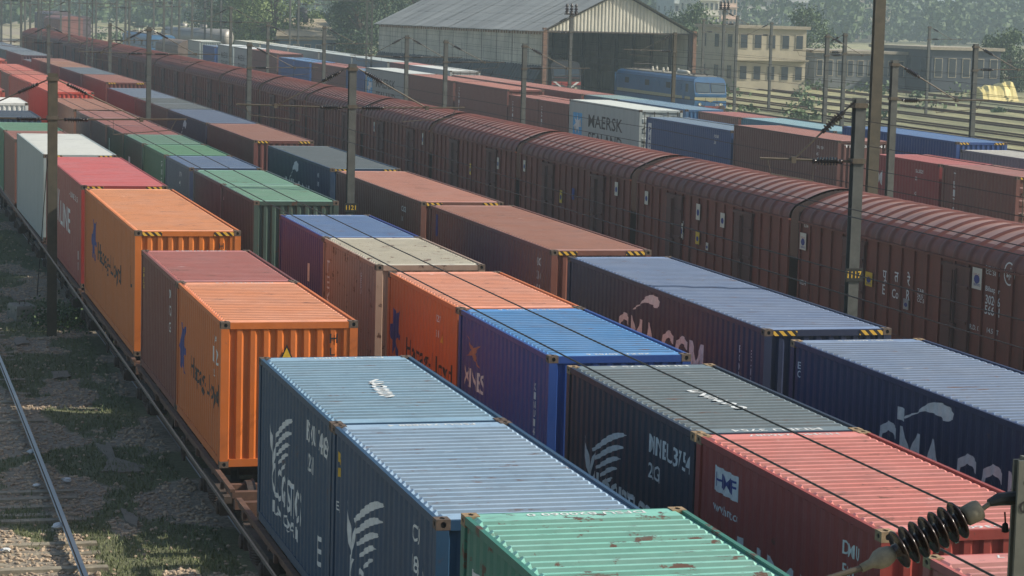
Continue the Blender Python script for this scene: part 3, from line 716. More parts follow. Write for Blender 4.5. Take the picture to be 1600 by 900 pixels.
for i, X in enumerate([53, 58.5, 63, 67, 71.5, 79, 84.5, 90, 97, 104, 112, 121]):
    track(X, 60 if X > 75 else 100, 300, ['overgrown track', 'grassy siding', 'weedy siding', 'track into the shed beside the blue locomotive', 'track under the blue locomotive', 'dry grass siding', 'sunlit siding', 'rusty siding', 'sunken siding',
          'thin siding', 'outer siding', 'outermost siding'][i]+[' right after the last container row', ' second beyond the containers', ' third beyond the containers', '', '', ' right of the blue locomotive', ' second right of the blue locomotive', ' third right of the blue locomotive', ' fourth right of the blue locomotive', ' fifth right of the blue locomotive', ' next to the outermost', ' before the yellow tarpaulin'][i], worn=False)

# ------------------------------------------------------------------ flat wagons
def bogie_meshes():
    b = MB()
    for s in (-1, 1):
        x0, x1 = (s*1.21-.07, s*1.21+.07)
        b.box(x0, x1, -1.3, 1.3, .58, .70); b.box(x0, x1, -.45, .45, .26, .36)
        for t in (-1, 1):
            n = len(b.v)
            for x in (x0, x1): b.v += [(x, t*.45, .26), (x, t*.45, .36), (x, t*.95, .62), (x, t*1.1, .58)]
            b.f += [(n, n+1, n+2, n+3), (n+4, n+7, n+6, n+5), (n, n+3, n+7, n+4), (n+1, n+5, n+6, n+2)]
            b.box(x0-.05, x1+.05, t*1.0-.16, t*1.0+.16, .34, .60)
            b.lathe((s*1.30, t*1.0, .46), (s, 0, 0), [(0, .12), (.07, .12), (.09, .07), (.09, 0)], 10)
        for q in (-.22, 0, .22):
            b.lathe((s*1.26, q, .36), (0, 0, 1), [(z*.022, .085 if z % 2 else .065) for z in range(11)], 8)
    b.box(-1.1, 1.1, -.18, .18, .42, .66); b.box(-1.2, 1.2, -.30, -.24, .3, .36); b.box(-1.2, 1.2, .24, .3, .3, .36)
    w = MB()
    for s in (-1, 1): w.lathe((s*.80-.07, 0, .46), (1, 0, 0), [(0, 0), (0, .46), (.03, .46), (.14, .455), (.14, .1), (.2, .09), (.2, 0)] if s > 0 else [(-.06, 0), (-.06, .1), (0, .1), (0, .455), (.11, .46), (.14, .49), (.14, 0)], 20)
    w.tube([(-1.2, 0, .46), (1.2, 0, .46)], .08, 8)
    return b.mesh('bogie'), w.mesh('wheelset')
BOG, WHL = bogie_meshes()
def bogie(root, y, mat=bogie_mat):
    o = mobj('bogie', BOG, mat, root, (0, y, 0))
    for t in (-1, 1): mobj('wheelset', WHL, wheel_mat, o, (0, t*1.0, 0))
UF = {}
def underframe(L):
    k = round(L, 1)
    if k in UF: return UF[k]
    mb = MB()
    for s in (-1, 1):
        a, b = sorted((s*1.29, s*1.20))
        mb.box(a, b, 0, L, .925, .975); mb.box(min(s*1.25, s*1.20), max(s*1.25, s*1.20), 0, L, .82, .925)
        for i in range(5): y = .9+i*(L-1.8)/4; mb.box(min(s*1.32, s*1.27), max(s*1.31, s*1.26), y-.05, y+.05, .80, .93)
    mb.box(-.35, .35, .12, L-.12, .50, .88); mb.box(-1.2, 1.2, 0, .16, .62, .92); mb.box(-1.2, 1.2, L-.16, L, .62, .92)
    for i in range(8):
        y = 1+i*(L-2)/7; mb.box(-1.2, 1.2, y-.07, y+.07, .68, .86)
    for y, s in ((0, -1), (L, 1)): mb.box(-.12, .12, min(y, y+s*.45), max(y, y+s*.45), .58, .80); mb.box(-.20, .20, min(y+s*.32, y+s*.5), max(y+s*.32, y+s*.5), .54, .84)
    UF[k] = mb.mesh('underframe'); return UF[k]
brk = MB(); brk.lathe((0, 0, 0), (0, 1, 0), [(0, 0), (0, .17), (.55, .17), (.62, .1), (.62, 0)], 12); BRK = brk.mesh('brake_cylinder', True)
hw = MB(); hw.lathe((0, 0, 0), (1, 0, 0), [(-.02, .20), (-.02, .24), (.02, .24), (.02, .20), (-.02, .20)], 16); hw.box(-.012, .012, -.2, .2, -.015, .015); hw.box(-.012, .012, -.015, .015, -.2, .2); HWH = hw.mesh('hand_wheel')
spans = {}
for o in [o for o in bpy.data.objects if o.get('category') == 'container']:
    row = min(ROWS, key=lambda r: abs(ROWS[r][0]-(o.location.x-cx(o.location.y)))); L = max(c.location.y for c in bpy.data.objects if c.parent == o)
    spans.setdefault(row, []).append((o.location.y, o.location.y+L))
rown = {1: 'nearest container row', 2: 'second container row', 3: 'third container row', 5: 'container row behind the brown wagons', 6: 'container row nearest the shed'}
for row, sp in spans.items():
    sp.sort(); groups = []
    for a, b in sp:
        if groups and a-groups[-1][1] < .5 and b-groups[-1][0] < 12.6: groups[-1][1] = b
        else: groups.append([a, b])
    for i, (a, b) in enumerate(groups):
        nxt = groups[i+1][0] if i+1 < len(groups) else b+1.0; prv = groups[i-1][1] if i else a-1.0
        ga_ = min(a-prv, 4.2)/2-.35; gb_ = min(nxt-b, 4.2)/2-.35
        y0, y1 = a-max(.05, ga_), b+max(.05, gb_); Lw = y1-y0; X = ROWS[row][0]
        p, q = wpos(X, y0, FLOOR[row]-1.0), wpos(X, y1, FLOOR[row]-1.0); d = q-p
        root = empty('flat_wagon', p, (math.atan2(d.z, d.y), 0, -math.atan2(d.x, d.y)))
        what = ['first', 'second', 'third', 'fourth', 'fifth', 'sixth', 'seventh', 'eighth', 'ninth', 'tenth', 'eleventh', 'twelfth', 'thirteenth', 'fourteenth', 'fifteenth', 'sixteenth', 'seventeenth', 'eighteenth', 'nineteenth', 'twentieth'][i]
        tag(root, f'rusty flat wagon, {what} from the front under the {rown[row]}', 'wagon', 'flat wagons carrying containers')
        mobj('underframe', underframe(Lw), wagon_mat, root)
        bogie(root, 2.0); bogie(root, Lw-2.0)
        if row == 1:
            mobj('brake_cylinder', BRK, bogie_mat, root, (-.75, Lw*.55, .45)); mobj('hand_wheel', HWH, bogie_mat, root, (-1.33, Lw*.4, .62))

# ------------------------------------------------------------------ brown covered wagons
BL, BH = 13.7, 1.58
def bcn_section(bulge=0):
    pts = [(-BH, 1.05), (-BH, 3.42)]
    for k in range(1, 6): t = k/6*math.pi/2*.8; pts.append((-BH+.42*(1-math.cos(t)), 3.42+.42*math.sin(t)))
    x0, z0 = pts[-1]
    for k in range(1, 9): f_ = k/8; pts.append((x0*(1-f_), z0+(4.22-z0)*math.sin(f_*math.pi/2)))
    return pts
SEC = bcn_section(); SEC = SEC+[(-x, z) for x, z in SEC[-2::-1]]
def sweep(mb, sec, y0, y1, off=0.0, caps=False):
    n = len(sec); i0 = len(mb.v); cxn, czn = 0, 2.4
    o = []
    for i, (x, z) in enumerate(sec):
        a = Vector(sec[max(0, i-1)]); b = Vector(sec[min(n-1, i+1)]); t = (b-a).normalized(); nn = Vector((-t.y, t.x)); o.append((x+nn.x*off, z+nn.y*off))
    for y in (y0, y1):
        for x, z in o: mb.v.append((x, y, z))
    for i in range(n-1): mb.f.append((i0+i, i0+i+1, i0+n+i+1, i0+n+i))
    if caps:
        j = len(mb.v)
        for y in (y0, y1):
            for x, z in sec: mb.v.append((x, y, z))
        for i in range(n-1):
            mb.f.append((i0+i, j+i, j+i+1, i0+i+1)); mb.f.append((i0+n+i, i0+n+i+1, j+n+i+1, j+n+i))
k0 = 1; k1 = len(SEC)-2
ROOFSEC = SEC[k0:k1+1]
NR = 18; RP = BL/NR
rb = MB(); sweep(rb, ROOFSEC, 0.02, BL-.02)
rb = MB(); BG = []; BS = []; nn_ = len(ROOFSEC); prev = None
for i in range(NR):
    for t_, o_ in ((0, .055), (.05, .055), (.10, .04), (.14, .008), (.3, .012), (.5, .016), (.7, .012), (.86, .008), (.90, .04), (.95, .055)):
        sec_y = .01+(BL-.02)*(i+t_)/NR; i0 = len(rb.v); sweep(rb, ROOFSEC, sec_y, sec_y, o_); rb.v = rb.v[:i0+nn_]; rb.f = rb.f[:-(nn_-1)]
        if prev is not None:
            for q in range(nn_-1):
                rb.f.append((prev+q, prev+q+1, i0+q+1, i0+q))
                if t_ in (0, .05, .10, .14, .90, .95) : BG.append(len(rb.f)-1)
                elif q < 6 or q > nn_-8: BS.append(len(rb.f)-1)
        prev = i0
BROOF = rb.mesh('roof', True); BROOF.materials.append(None); BROOF.materials.append(None); BROOF.materials.append(None)
for q in BS: BROOF.polygons[q].material_index = 2
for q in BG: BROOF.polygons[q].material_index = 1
bb = MB()
for s in (-1, 1):
    bb.quad((s*BH, 0, 1.05), (s*BH, BL, 1.05), (s*BH, BL, 3.42), (s*BH, 0, 3.42))
    for i in range(NR+1):
        y = min(max(i*RP, .07), BL-.07); a, b = sorted((s*BH, s*(BH+.05)))
        bb.box(a, b, y-.045, y+.045, 1.0, 3.36)
    a, b = sorted((s*(BH+.001), s*(BH+.075))); bb.box(a, b, 0, BL, 3.36, 3.41); bb.box(a, b, 0, BL, .95, 1.08)
bb.quad((-BH, 0, 1.0), (BH, 0, 1.0), (BH, BL, 1.0), (-BH, BL, 1.0))
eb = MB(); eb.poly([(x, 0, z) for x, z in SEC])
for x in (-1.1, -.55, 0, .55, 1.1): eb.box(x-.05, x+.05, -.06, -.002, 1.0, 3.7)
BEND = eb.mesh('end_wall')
bb.box(-.3, .3, .1, BL-.1, .5, .95)
for y, s in ((0, -1), (BL, 1)): bb.box(-.12, .12, min(y, y+s*.4), max(y, y+s*.4), .6, .8)
BBODY = bb.mesh('body')
db = MB(); x = -(BH+.012)
for s in (0, 1):
    a = s*.74
    db.box(x-.07, x, a+.02, a+.72, 1.12, 3.2)
    db.box(x-.10, x-.07, a+.06, a+.68, 1.9, 1.97); db.box(x-.10, x-.07, a+.06, a+.68, 2.75, 2.82)
db.tube([(x-.12, .73, 1.15), (x-.12, .73, 3.15)], .02, 6); db.tube([(x-.12, .85, 1.15), (x-.12, .85, 3.15)], .02, 6)
db.box(x-.15, x-.07, .62, .95, 1.75, 1.85); db.box(x-.09, x, -.05, 1.53, 3.2, 3.28)
BDOOR = db.mesh('door')
def brown(k, c, roof=False):
    t = NT('wagon_brown'); v = t.coords(); v2 = t.coords((1, 1, .18) if not roof else (.3, 1, 1)); L_ = lin(c)
    n1 = t.noise(v, .7, 6, .6); n2 = t.noise(v2, 3.0, 6, .7); n3 = t.noise(v, 14, 5, .7)
    col = t.mix(t.ramp(n1, [(.35, 0.0), (.7, .6)]), L_, tuple(x*.5 for x in L_))
    col = t.mix(t.ramp(n2, [(.5, 0.0), (.75, .6)]), col, (.018, .016, .016))
    if roof: col = t.mix(t.ramp(n2, [(.2, .75), (.5, 0.0)]), col, (.36, .25, .20))
    else: col = t.mix(t.ramp(n3, [(.66, 0.0), (.72, .35)]), col, (.22, .18, .15))
    oi = t.n('ShaderNodeObjectInfo'); col = t.mix(t.ramp(oi.outputs['Random'], [(0, 0.0), (1, .5)]), col, t.mix(1.0, col, (.76, .79, .82), 'MULTIPLY'))
    t.l(col, t.b.inputs['Base Color']); t.b.inputs['Roughness'].default_value = .36 if roof else .6
    return t.m
bmA = brown(0, (120, 62, 48)); bmR = brown(1, (172, 126, 106), True); bmG = brown(1, (104, 52, 40)); bmE_shade = brown(2, (62, 42, 38)); bmD = brown(2, (92, 54, 48))
lens = ['plain-sided', 'letter-marked']
ordw = ['first', 'second', 'third', 'fourth', 'fifth', 'sixth', 'seventh', 'eighth', 'ninth', 'tenth', 'eleventh', 'twelfth', 'thirteenth', 'fourteenth', 'fifteenth', 'sixteenth', 'seventeenth']
BCN = []
for i in range(-1, 16):
    y0 = 49.25+14.45*i; X4 = 27.2
    p, q = wpos(X4, y0), wpos(X4, y0+BL); d = q-p
    root = empty('covered_wagon', p, (math.atan2(d.z, d.y), 0, -math.atan2(d.x, d.y)+random.uniform(-.002, .002)))
    tag(root, f'brown ribbed covered wagon with arched roof, {ordw[i+1]} counting from the right edge', 'wagon', 'brown covered wagons in one train')
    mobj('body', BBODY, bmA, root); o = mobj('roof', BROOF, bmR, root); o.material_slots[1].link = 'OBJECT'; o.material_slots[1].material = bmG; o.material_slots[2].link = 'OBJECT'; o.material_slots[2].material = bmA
    mobj('end_wall', BEND, bmE_shade, root); mobj('end_wall', BEND, bmE_shade, root, (0, BL, 0), (0, 0, math.pi))  # end walls in a darker brown that paints in the shade of the wagon gaps
    for f_ in (.262, .715):
        mobj('door', BDOOR, bmD, root, (0, BL*f_-.74, 0))
        o = mobj('door', BDOOR, bmD, root, (0, BL*f_+.74, 0), (0, 0, math.pi))
    bogie(root, 2.1); bogie(root, BL-2.1)
    BCN.append((y0, root))
def atx(u, v, X):
    d = ray(u, v); y = 100.0
    for i in range(100): t = (X+cx(y))/d.x; y = .5*y+.5*d.y*t
    return y, H_CAM+d.z*t-cz(y)
def bcn_mark(u, v, m, mat, name='lettering', out=.012):
    y, z = atx(u, v, 25.6)
    for y0, root in BCN:
        if y0 <= y <= y0+BL:
            bm = bmesh.new(); bm.from_mesh(m)
            xm = max(q.co.x for q in bm.verts)/2; zm = max(q.co.y for q in bm.verts)/2
            for q in bm.verts: q.co = (-(BH+out), (y-y0)-(q.co.x-xm), z-zm+q.co.y)
            m2 = bpy.data.meshes.new(name); bm.to_mesh(m2); bm.free(); return mobj(name, m2, mat, root)
sq = lambda w, h: fit_mesh(poly_mesh([[(0,0),(1,0),(1,1),(0,1)]]), w=w, h=h)
disc = lambda w, h: fit_mesh(poly_mesh([[(.5+.5*math.cos(i*.524), .5+.5*math.sin(i*.524)) for i in range(12)]]), w=w, h=h)
sticker_w = plain('sticker_paper', (196, 192, 176), .6, var=.12); sticker_y = plain('sticker_yellow', (200, 170, 40), .6, var=.15)
def sticker(u, v, w, h, m, mark=blue_ink):
    o = bcn_mark(u, v, sq(w, h), m, 'sticker', .056)
    if o is None: return
    o2 = bcn_mark(u, v+1, disc(w*.62, h*.42), mark, 'sticker_emblem', .060)
    if w > .4:
        bcn_mark(u, v-h*12, fit_mesh(text_mesh('I O C'), w=w*.6, h=h*.12), red_ink, 'sticker_text', .060); bcn_mark(u, v+h*19, fit_mesh(text_mesh('SERVO'), w=w*.7, h=h*.12), blue_ink, 'sticker_text', .060)
for u, v, w, h, m in [(1528, 435, .55, .85, sticker_w), (1256, 377, .5, .8, sticker_w), (1359, 436, .5, .62, sticker_y), (1130, 344, .42, .75, sticker_w), (1092, 331, .4, .85, sticker_w),
                      (1091, 372, .4, .65, sticker_y), (1011, 309, .4, .75, sticker_w), (964, 295, .38, .8, sticker_w), (878, 307, .35, .8, sticker_y), (821, 259, .33, .75, sticker_w),
                      (897, 303, .35, .7, blue_ink), (779, 255, .33, .8, sticker_w), (736, 264, .3, .8, sticker_y), (586, 198, .28, .8, sticker_w), (501, 177, .28, .8, sticker_w), (661, 217, .28, .9, sticker_w),
                      (1066, 360, .3, .8, sticker_w), (1106, 385, .25, .4, sticker_w), (1243, 350, .5, 1.0, plain('grey_patch', (150, 150, 146), .7)), (1417, 475, .35, .45, plain('grey_patch', (150, 150, 146)))]:
    sticker(u, v, w*.9, h*.6, m)
bcn_mark(1382, 433, fit_mesh(text_mesh('पू'), h=.34), white_ink); bcn_mark(1400, 433, fit_mesh(text_mesh('त'), h=.26), white_ink); bcn_mark(1419, 436, fit_mesh(text_mesh('रे'), h=.36), white_ink)
bcn_mark(1380, 452, fit_mesh(text_mesh('E'), h=.26), white_ink); bcn_mark(1398, 459, fit_mesh(text_mesh('Co'), h=.24), white_ink); bcn_mark(1418, 461, fit_mesh(text_mesh('R'), h=.26), white_ink)
for u, v, s, w, h in [(1550, 454, 'Bilaspur', .75, .16), (1550, 470, '30206', .75, .22), (1549, 486, '56621', .75, .22), (1550, 420, 'BCNA 24', .7, .1), (1550, 427, 'CC 58.8', .7, .1), (1523, 512, 'R.D. 07', .6, .12), (1550, 518, '14.5 LT', .6, .12),
                      (1439, 455, 'TARE', .5, .1), (1439, 463, '24.5 T', .5, .1), (1439, 470, 'CC 58', .5, .1), (1259, 352, 'BCNA', .3, .13), (1253, 441, '30214', .5, .14), (1065, 352, '57', .3, .3), (1065, 368, '18', .3, .25)]:
    bcn_mark(u, v, fit_mesh(text_mesh(s), w=w, h=h), white_ink, 'number_marking', .012)
ringm = MB(); pts = [(math.cos(i*math.pi/9), math.sin(i*math.pi/9)) for i in range(18)]
for i in range(18):
    a, b = pts[i], pts[(i+1) % 18]; ringm.poly([(.5+.5*a[0], .5+.5*a[1], 0), (.5+.5*b[0], .5+.5*b[1], 0), (.5+.43*b[0], .5+.43*b[1], 0), (.5+.43*a[0], .5+.43*a[1], 0)])
bcn_mark(1576, 428, fit_mesh(ringm.mesh('ring'), w=.55, h=.55), white_ink, 'emblem'); bcn_mark(1576, 428, fit_mesh(text_mesh('भरे'), w=.36, h=.3), white_ink, 'emblem')

# ------------------------------------------------------------------ overhead masts and wires
def beam(h, w=.22, d=.20, t=.014):
    mb = MB(); mb.box(-w/2, w/2, -d/2, -d/2+t, -.3, h); mb.box(-w/2, w/2, d/2-t, d/2, -.3, h); mb.box(-t/2, t/2, -d/2+t, d/2-t, -.3, h); return mb
def insulator(p0, p1, r=.085, n=7, seg=12):
    p0, p1 = Vector(p0), Vector(p1); L = (p1-p0).length; mb = MB(); pr = [(0, .03), (.0, .045), (L*.10, .045), (L*.12, .035)]
    for k in range(n):
        a = L*(.15+.7*k/n); w = L*.7/n; pr += [(a, .035), (a+w*.30, r*.6), (a+w*.42, r), (a+w*.52, r), (a+w*.58, r*.55), (a+w*.7, .035)]
    pr += [(L*.88, .035), (L*.9, .048), (L, .045), (L, .02)]
    mb.lathe(p0, p1-p0, pr, seg); return mb
ARMS = {}
def arm_parts(s, h, hb, reach, seg):
    k = (s, round(h, 1), hb, reach, seg)
    if k in ARMS: return ARMS[k]
    a, b = Vector((s*.12, 0, h-.12)), Vector((s*reach*.66, 0, hb)); d = (b-a).normalized()
    parts = []
    parts.append(('stay_insulator', insulator(a+d*.3, a+d*.9, seg=seg).mesh('i', True), insul_mat))
    parts.append(('stay_tube', MB().tube([a, b], .020, 6).mesh('t'), tube_mat))
    c = Vector((s*.12, 0, hb-.02)); e = Vector((s*reach, 0, hb+.03))
    parts.append(('bracket_insulator', insulator(c+Vector((s*.2, 0, 0)), c+Vector((s*.85, 0, 0)), seg=seg).mesh('i', True), insul_mat))
    parts.append(('bracket_tube', MB().tube([c, e], .025, 6).box(s*reach*.66-.05, s*reach*.66+.05, -.05, .05, hb-.06, hb+.07).mesh('t'), tube_mat))
    parts.append(('steady_arm', MB().tube([(s*reach*.92, 0, hb), (s*reach*.88, 0, hb-.28), (s*reach*.45, 0, hb-.42)], .013, 5).tube([(s*reach*.45, 0, hb-.40), (s*reach*.45, 0, hb)], .008, 4).mesh('t'), tube_mat))
    ARMS[k] = parts; return parts
POST = {}
def mast(X, y, h, sides=(-1, 1), label='', plate=None, pz=2.95, mat=mast_mat, w=.22, hb=None, reach=3.5, seg=8, head=False, name='overhead_line_mast'):
    p = wpos(X, y); root = empty(name, p, (0, 0, -math.atan(sl(y)))); tag(root, label, 'mast', 'overhead line masts')
    k = (round(h, 1), w)
    if k not in POST: POST[k] = beam(h, w).mesh('post')
    mobj('post', POST[k], mat, root)
    hb = hb or h-1.25
    for s in sides:
        for nm, m, mt in arm_parts(s, round(h, 1), round(hb, 1), reach, seg): mobj(nm, m, mt, root)
    if sides:
        cb = MB(); cb.box(-w/2-.03, w/2+.03, -.13, .13, h-.2, h-.1); cb.build('clamp', tube_mat, root)
        cb = MB(); cb.box(-w/2-.03, w/2+.03, -.13, .13, hb-.07, hb+.03); cb.build('clamp', tube_mat, root)
    if plate:
        pb = MB(); pb.box(-.19, .19, -.125, -.105, pz, pz+.27); po = pb.build('number_plate', plain('plate_black', (24, 26, 22), .6), root)
        m = fit_mesh(text_mesh(plate), w=.30, h=.14)
        for q in m.vertices: q.co = (q.co.x-.15, -.128, pz+.07+q.co.y)
        mobj('plate_number', m, yellow_ink, po)
    if head:
        hb_ = MB(); hb_.box(-.5, .5, -.2, .2, h, h+.1)
        for x in (-.35, 0, .35): hb_.lathe((x, 0, h+.1), (0, 0, 1), [(0, .1), (.12, .16), (.2, .06), (.3, .16), (.42, .06), (.55, .12), (.7, .03)], 8)
        hb_.build('isolator_head', insul_mat, root)
    return root
def mast_uv(u, vtop, X, **kw):
    y, h = atx(u, vtop, X); h = min(max(kw.pop('hmin', 6.8), h), kw.pop('hmax', 8.5)); return mast(X, y, h, **kw), y
mast(5.06, 67.0, 7.05, label='olive steel mast on bare ground left of the nearest containers', mat=olive_mast, w=.26, seg=14, hb=5.85, reach=3.7)
mast_uv(551, 100, 14.16, label='grey mast with plate 1121 between blue and brown containers', plate='1121', seg=12)
mast_uv(233, 42, 14.16, label='mast left of centre between second and third container rows, arms both sides')
mast_uv(76, 38, 14.16, label='distant thin mast behind the olive mast at far left')
mast_uv(1343, 153, 19.3, label='grey mast with plate 1117 in front of a brown wagon', plate='1117', pz=3.85, reach=2.1, sides=(-1,), seg=12)
mast_uv(390, 66, 19.3, label='mast beside brown wagons between the olive and the 1121 mast', sides=(1,))
mast_uv(172, 36, 19.3, label='small mast against the far brown wagons, upper left', sides=(1,))
mast_uv(1397, 120, 33, label='round-looking grey mast with plate 1123 at right', plate='1123', sides=(1,), hmin=7.8, seg=12)
mast_uv(1372, 60, 33, label='broad brown column without arms beside the 1123 mast', sides=(), w=.38, mat=olive_mast, hmin=10, hmax=11)
mast_uv(820, 68, 33, label='mast before the shed wall, nearest the open shed end', sides=(1,))
mast_uv(697, 62, 33, label='mast before the middle of the shed wall', sides=(1,))
mast_uv(636, 55, 33, label='mast with arms both sides before the left of the shed wall')
mast_uv(507, 40, 33, label='mast between the low beige hut and the dark tree', sides=(1,))
mast_uv(419, 37, 33, label='mast in front of the pale green tree', sides=(1,))
mast_uv(361, 10, 33, label='tall mast left of the pale green tree')
mast_uv(1055, 50, 52, label='dark mast in front of the blue locomotive', sides=(-1,), mat=olive_mast)
mast_uv(893, 20, 52, label='mast with isolator head in front of the shed opening', sides=(-1,), head=True)
mast_uv(1522, 130, 52, label='mast in the dry field at right edge', sides=(1,), hmin=8)
mast_uv(1290, 130, 56, label='mast in the field left of plate 1117 mast', sides=(1,), hmin=8)
mast_uv(1318, 120, 61, label='thin mast in the field behind the 1117 mast', sides=(-1,), hmin=8)
mast_uv(1132, 20, 77, label='mast with isolator head right of the blue locomotive', sides=(1,), head=True, hmin=9, hmax=10)
mast_uv(1152, 30, 79, label='bare thin column before the beige building', sides=(), hmin=9)
mast_uv(1100, 30, 82, label='distant mast at the right corner of the shed', sides=(1,), hmin=8)
mast_uv(1205, 60, 84, label='mast before the right of the beige building', sides=(-1,), hmin=8)
mast_uv(1450, 100, 100, label='mast by the dark workshop', sides=(1,), hmin=8)
far_m = [(33, 33, 9), (39, 24, 9), (60, 30, 10), (17, 38, 7.5), (47, 44, 8), (108, 38, 8), (124, 46, 8), (196, 40, 9), (202, 52, 8.5), (150, 56, 8), (268, 46, 9), (280, 58, 8.5), (256, 64, 9), (320, 50, 8), (330, 60, 8), (300, 56, 11), (95, 62, 9), (345, 66, 9), (453, 60, 10), (466, 62, 9), (2, 30, 9), (182, 64, 8), (240, 30, 8)]
ORD = ['first', 'second', 'third', 'fourth', 'fifth', 'sixth', 'seventh', 'eighth', 'ninth', 'tenth', 'eleventh', 'twelfth', 'thirteenth', 'fourteenth', 'fifteenth', 'sixteenth', 'seventeenth', 'eighteenth', 'nineteenth', 'twentieth', 'twenty-first', 'twenty-second', 'twenty-third']
for i, (u, X, h) in enumerate(far_m):
    y = 240+((i*67) % 110) if u < 150 else 250+((i*53) % 70)
    # keep the mast on its picture column: solve X from y
    d = ray(u, 50); Xr = d.x/d.y*y-cx(y)
    mast(Xr, y, h, sides=((-1, 1), (1,), (-1,))[i % 3], label=f'thin hazy mast at upper left, {ORD[sorted(q[0] for q in far_m).index(u)]} from the left edge of the far cluster', seg=6)
# signal posts
def lattice(x, y, z0, h, w=.45):
    mb = MB(); n = int(h/.6)
    for a in (-w/2, w/2):
        for b in (-w/2, w/2): mb.box(x+a-.03, x+a+.03, y+b-.03, y+b+.03, z0, z0+h)
    for i in range(n):
        z = z0+i*h/n; s = 1 if i % 2 else -1
        mb.tube([(x-s*w/2, y-w/2, z), (x+s*w/2, y-w/2, z+h/n)], .02, 4, False); mb.tube([(x-s*w/2, y+w/2, z), (x+s*w/2, y+w/2, z+h/n)], .02, 4, False)
    return mb
yp = 203.0
def Xw(u, y, v=50): d = ray(u, v); return d.x/d.y*y
root = empty('lattice_portal', (0, yp, 0)); tag(root, 'lattice steel portal spanning the tracks at upper left', 'portal')
xl, xr = Xw(140, yp), Xw(577, yp)
for x in (xl, xr): lattice(x, 0, cz(yp)-.3, 9.9).build('upright', mast_mat, root)
bm_ = MB(); zb = cz(yp)+8.9
for b in (-.22, .22):
    for c_ in (0, .55): bm_.box(xl, xr, b-.03, b+.03, zb+c_-.03, zb+c_+.03)
n = int((xr-xl)/.8)
for i in range(n):
    x = xl+(xr-xl)*i/n; x2 = xl+(xr-xl)*(i+1)/n
    for b in (-.22, .22): bm_.tube([(x, b, zb if i % 2 else zb+.55), (x2, b, zb+.55 if i % 2 else zb)], .02, 4, False)
bm_.build('boom', mast_mat, root)
yp2 = 262.0; root = empty('lattice_column', (0, yp2, 0)); tag(root, 'lattice steel column at the far upper left', 'column'); lattice(Xw(71, yp2), 0, cz(yp2)-.3, 10, .9).build('upright', mast_mat, root)
def wire(X, hh, y0, y1, r, label, sag=0.0, span=57.0, ph=10.0, step=3.0):
    mb = MB(); pts = []; y = y0
    while y <= y1:
        f_ = ((y-ph) % span)/span; pts.append(tuple(wpos(X, y, hh-4*sag*f_*(1-f_)))); y += step
    mb.tube(pts, r, 5); o = mb.build('overhead_wire', wire_mat); tag(o, label, 'wire', 'overhead wires along the tracks'); return o
for X, hc_, hm, nm in [(7.14, 5.5, 5.82, 'nearest container row'), (11.82, 5.72, 6.05, 'second container row'), (16.5, 5.75, 5.95, 'third container row'), (22.5, 5.3, 5.75, 'gap before the brown wagons'), (27.2, 5.6, 6.3, 'brown wagons'),
                       (41.62, 5.6, 6.4, 'containers beyond the brown wagons'), (47.22, 5.6, 6.5, 'containers nearest the shed'), (53, 5.6, 6.5, 'first grassy track'), (71.5, 5.5, 6.5, 'blue locomotive')]:
    r_ = .0095 if X < 12 else .010
    wire(X, hc_, 12, 280, r_, f'lower copper wire above the {nm}', .03); wire(X+.12, hm, 12, 280, r_*.9, f'upper copper wire above the {nm}', .12)
wire(2.46, 5.5, 12, 200, .013, 'lower copper wire above the shaded left track', .03)
# guy wire and its concrete block left of the olive mast
b0 = ray(44, 470); tt = (-.2-H_CAM+.8)/b0.z; bp = Vector((0, 0, H_CAM))+b0*tt
t_ = MB().tube([tuple(wpos(5.06, 67.0, 6.6)), (bp.x+.25, bp.y, bp.z+.15)], .012, 5); o = t_.build('guy_wire', wire_mat); tag(o, 'thin steel guy wire from the olive mast to a concrete block', 'guy wire')
# foreground mast with large insulator
fy = 9.75
def FP(u, v, y=fy): d = ray(u, v); return Vector((0, 0, H_CAM))+d*(y/d.y)
a = FP(1577, 714); root = empty('overhead_line_mast', (a.x+.105, fy, 0)); tag(root, 'cropped grey steel mast at the bottom right corner holding a large dark insulator', 'mast', 'overhead line masts')
mb = MB(); w2 = .105
mb.box(-w2, w2, -.10, -.085, -.3, a.z); mb.box(-w2+.07, w2, .085, .10, -.3, a.z-.03); mb.box(-.008, .008, -.085, .085, -.3, a.z-.01)
mb.build('post', plain('near_mast_steel', (98, 100, 92), .65, .25, var=.22, scale=6), root)
for dz in (.10, ):
    for dx in (-.085, -.045):
        hb = MB(); hb.lathe((dx+.02, -.1015, a.z-dz), (0, -1, 0), [(0, .012), (.001, 0)], 12); hb.build('bolt_hole', hole_mat, root)
m = fit_mesh(text_mesh('001'), w=.12, h=.055)
for q in m.vertices: q.co = (q.co.x-.095, -.103, a.z-.24+q.co.y)
mobj('painted_number', m, black_ink, root)
inv = Vector((a.x+.105, fy, 0))
def FL(u, v): return FP(u, v)-inv
c0 = FL(1590, 778); c1 = FL(1545, 786); s0 = FL(1522, 800); s1 = FL(1386, 868); t1 = FL(1290, 905); t2 = FL(1000, 1040)
mb = MB(); mb.tube([c0, FL(1560, 780), c1], [.033, .03, .018], 10); mb.build('bracket', plain('bracket_steel', (58, 60, 58), .5, .6), root)
mb = MB(); mb.tube([FL(1552, 783), FL(1535, 795), FL(1520, 803)], [.012, .012, .022], 8); mb.build('shackle', cap_mat, root)
mb = MB(); d_ = (s1-s0).normalized(); Ls = (s1-s0).length
mb.lathe(s0-d_*.03, d_, [(0, .012), (0, .045), (.015, .05), (.075, .047), (.085, .03), (.085, 0)], 20); mb.build('insulator_cap', cap_mat, root, True)
mb = MB(); pr = [(.05, .03)]
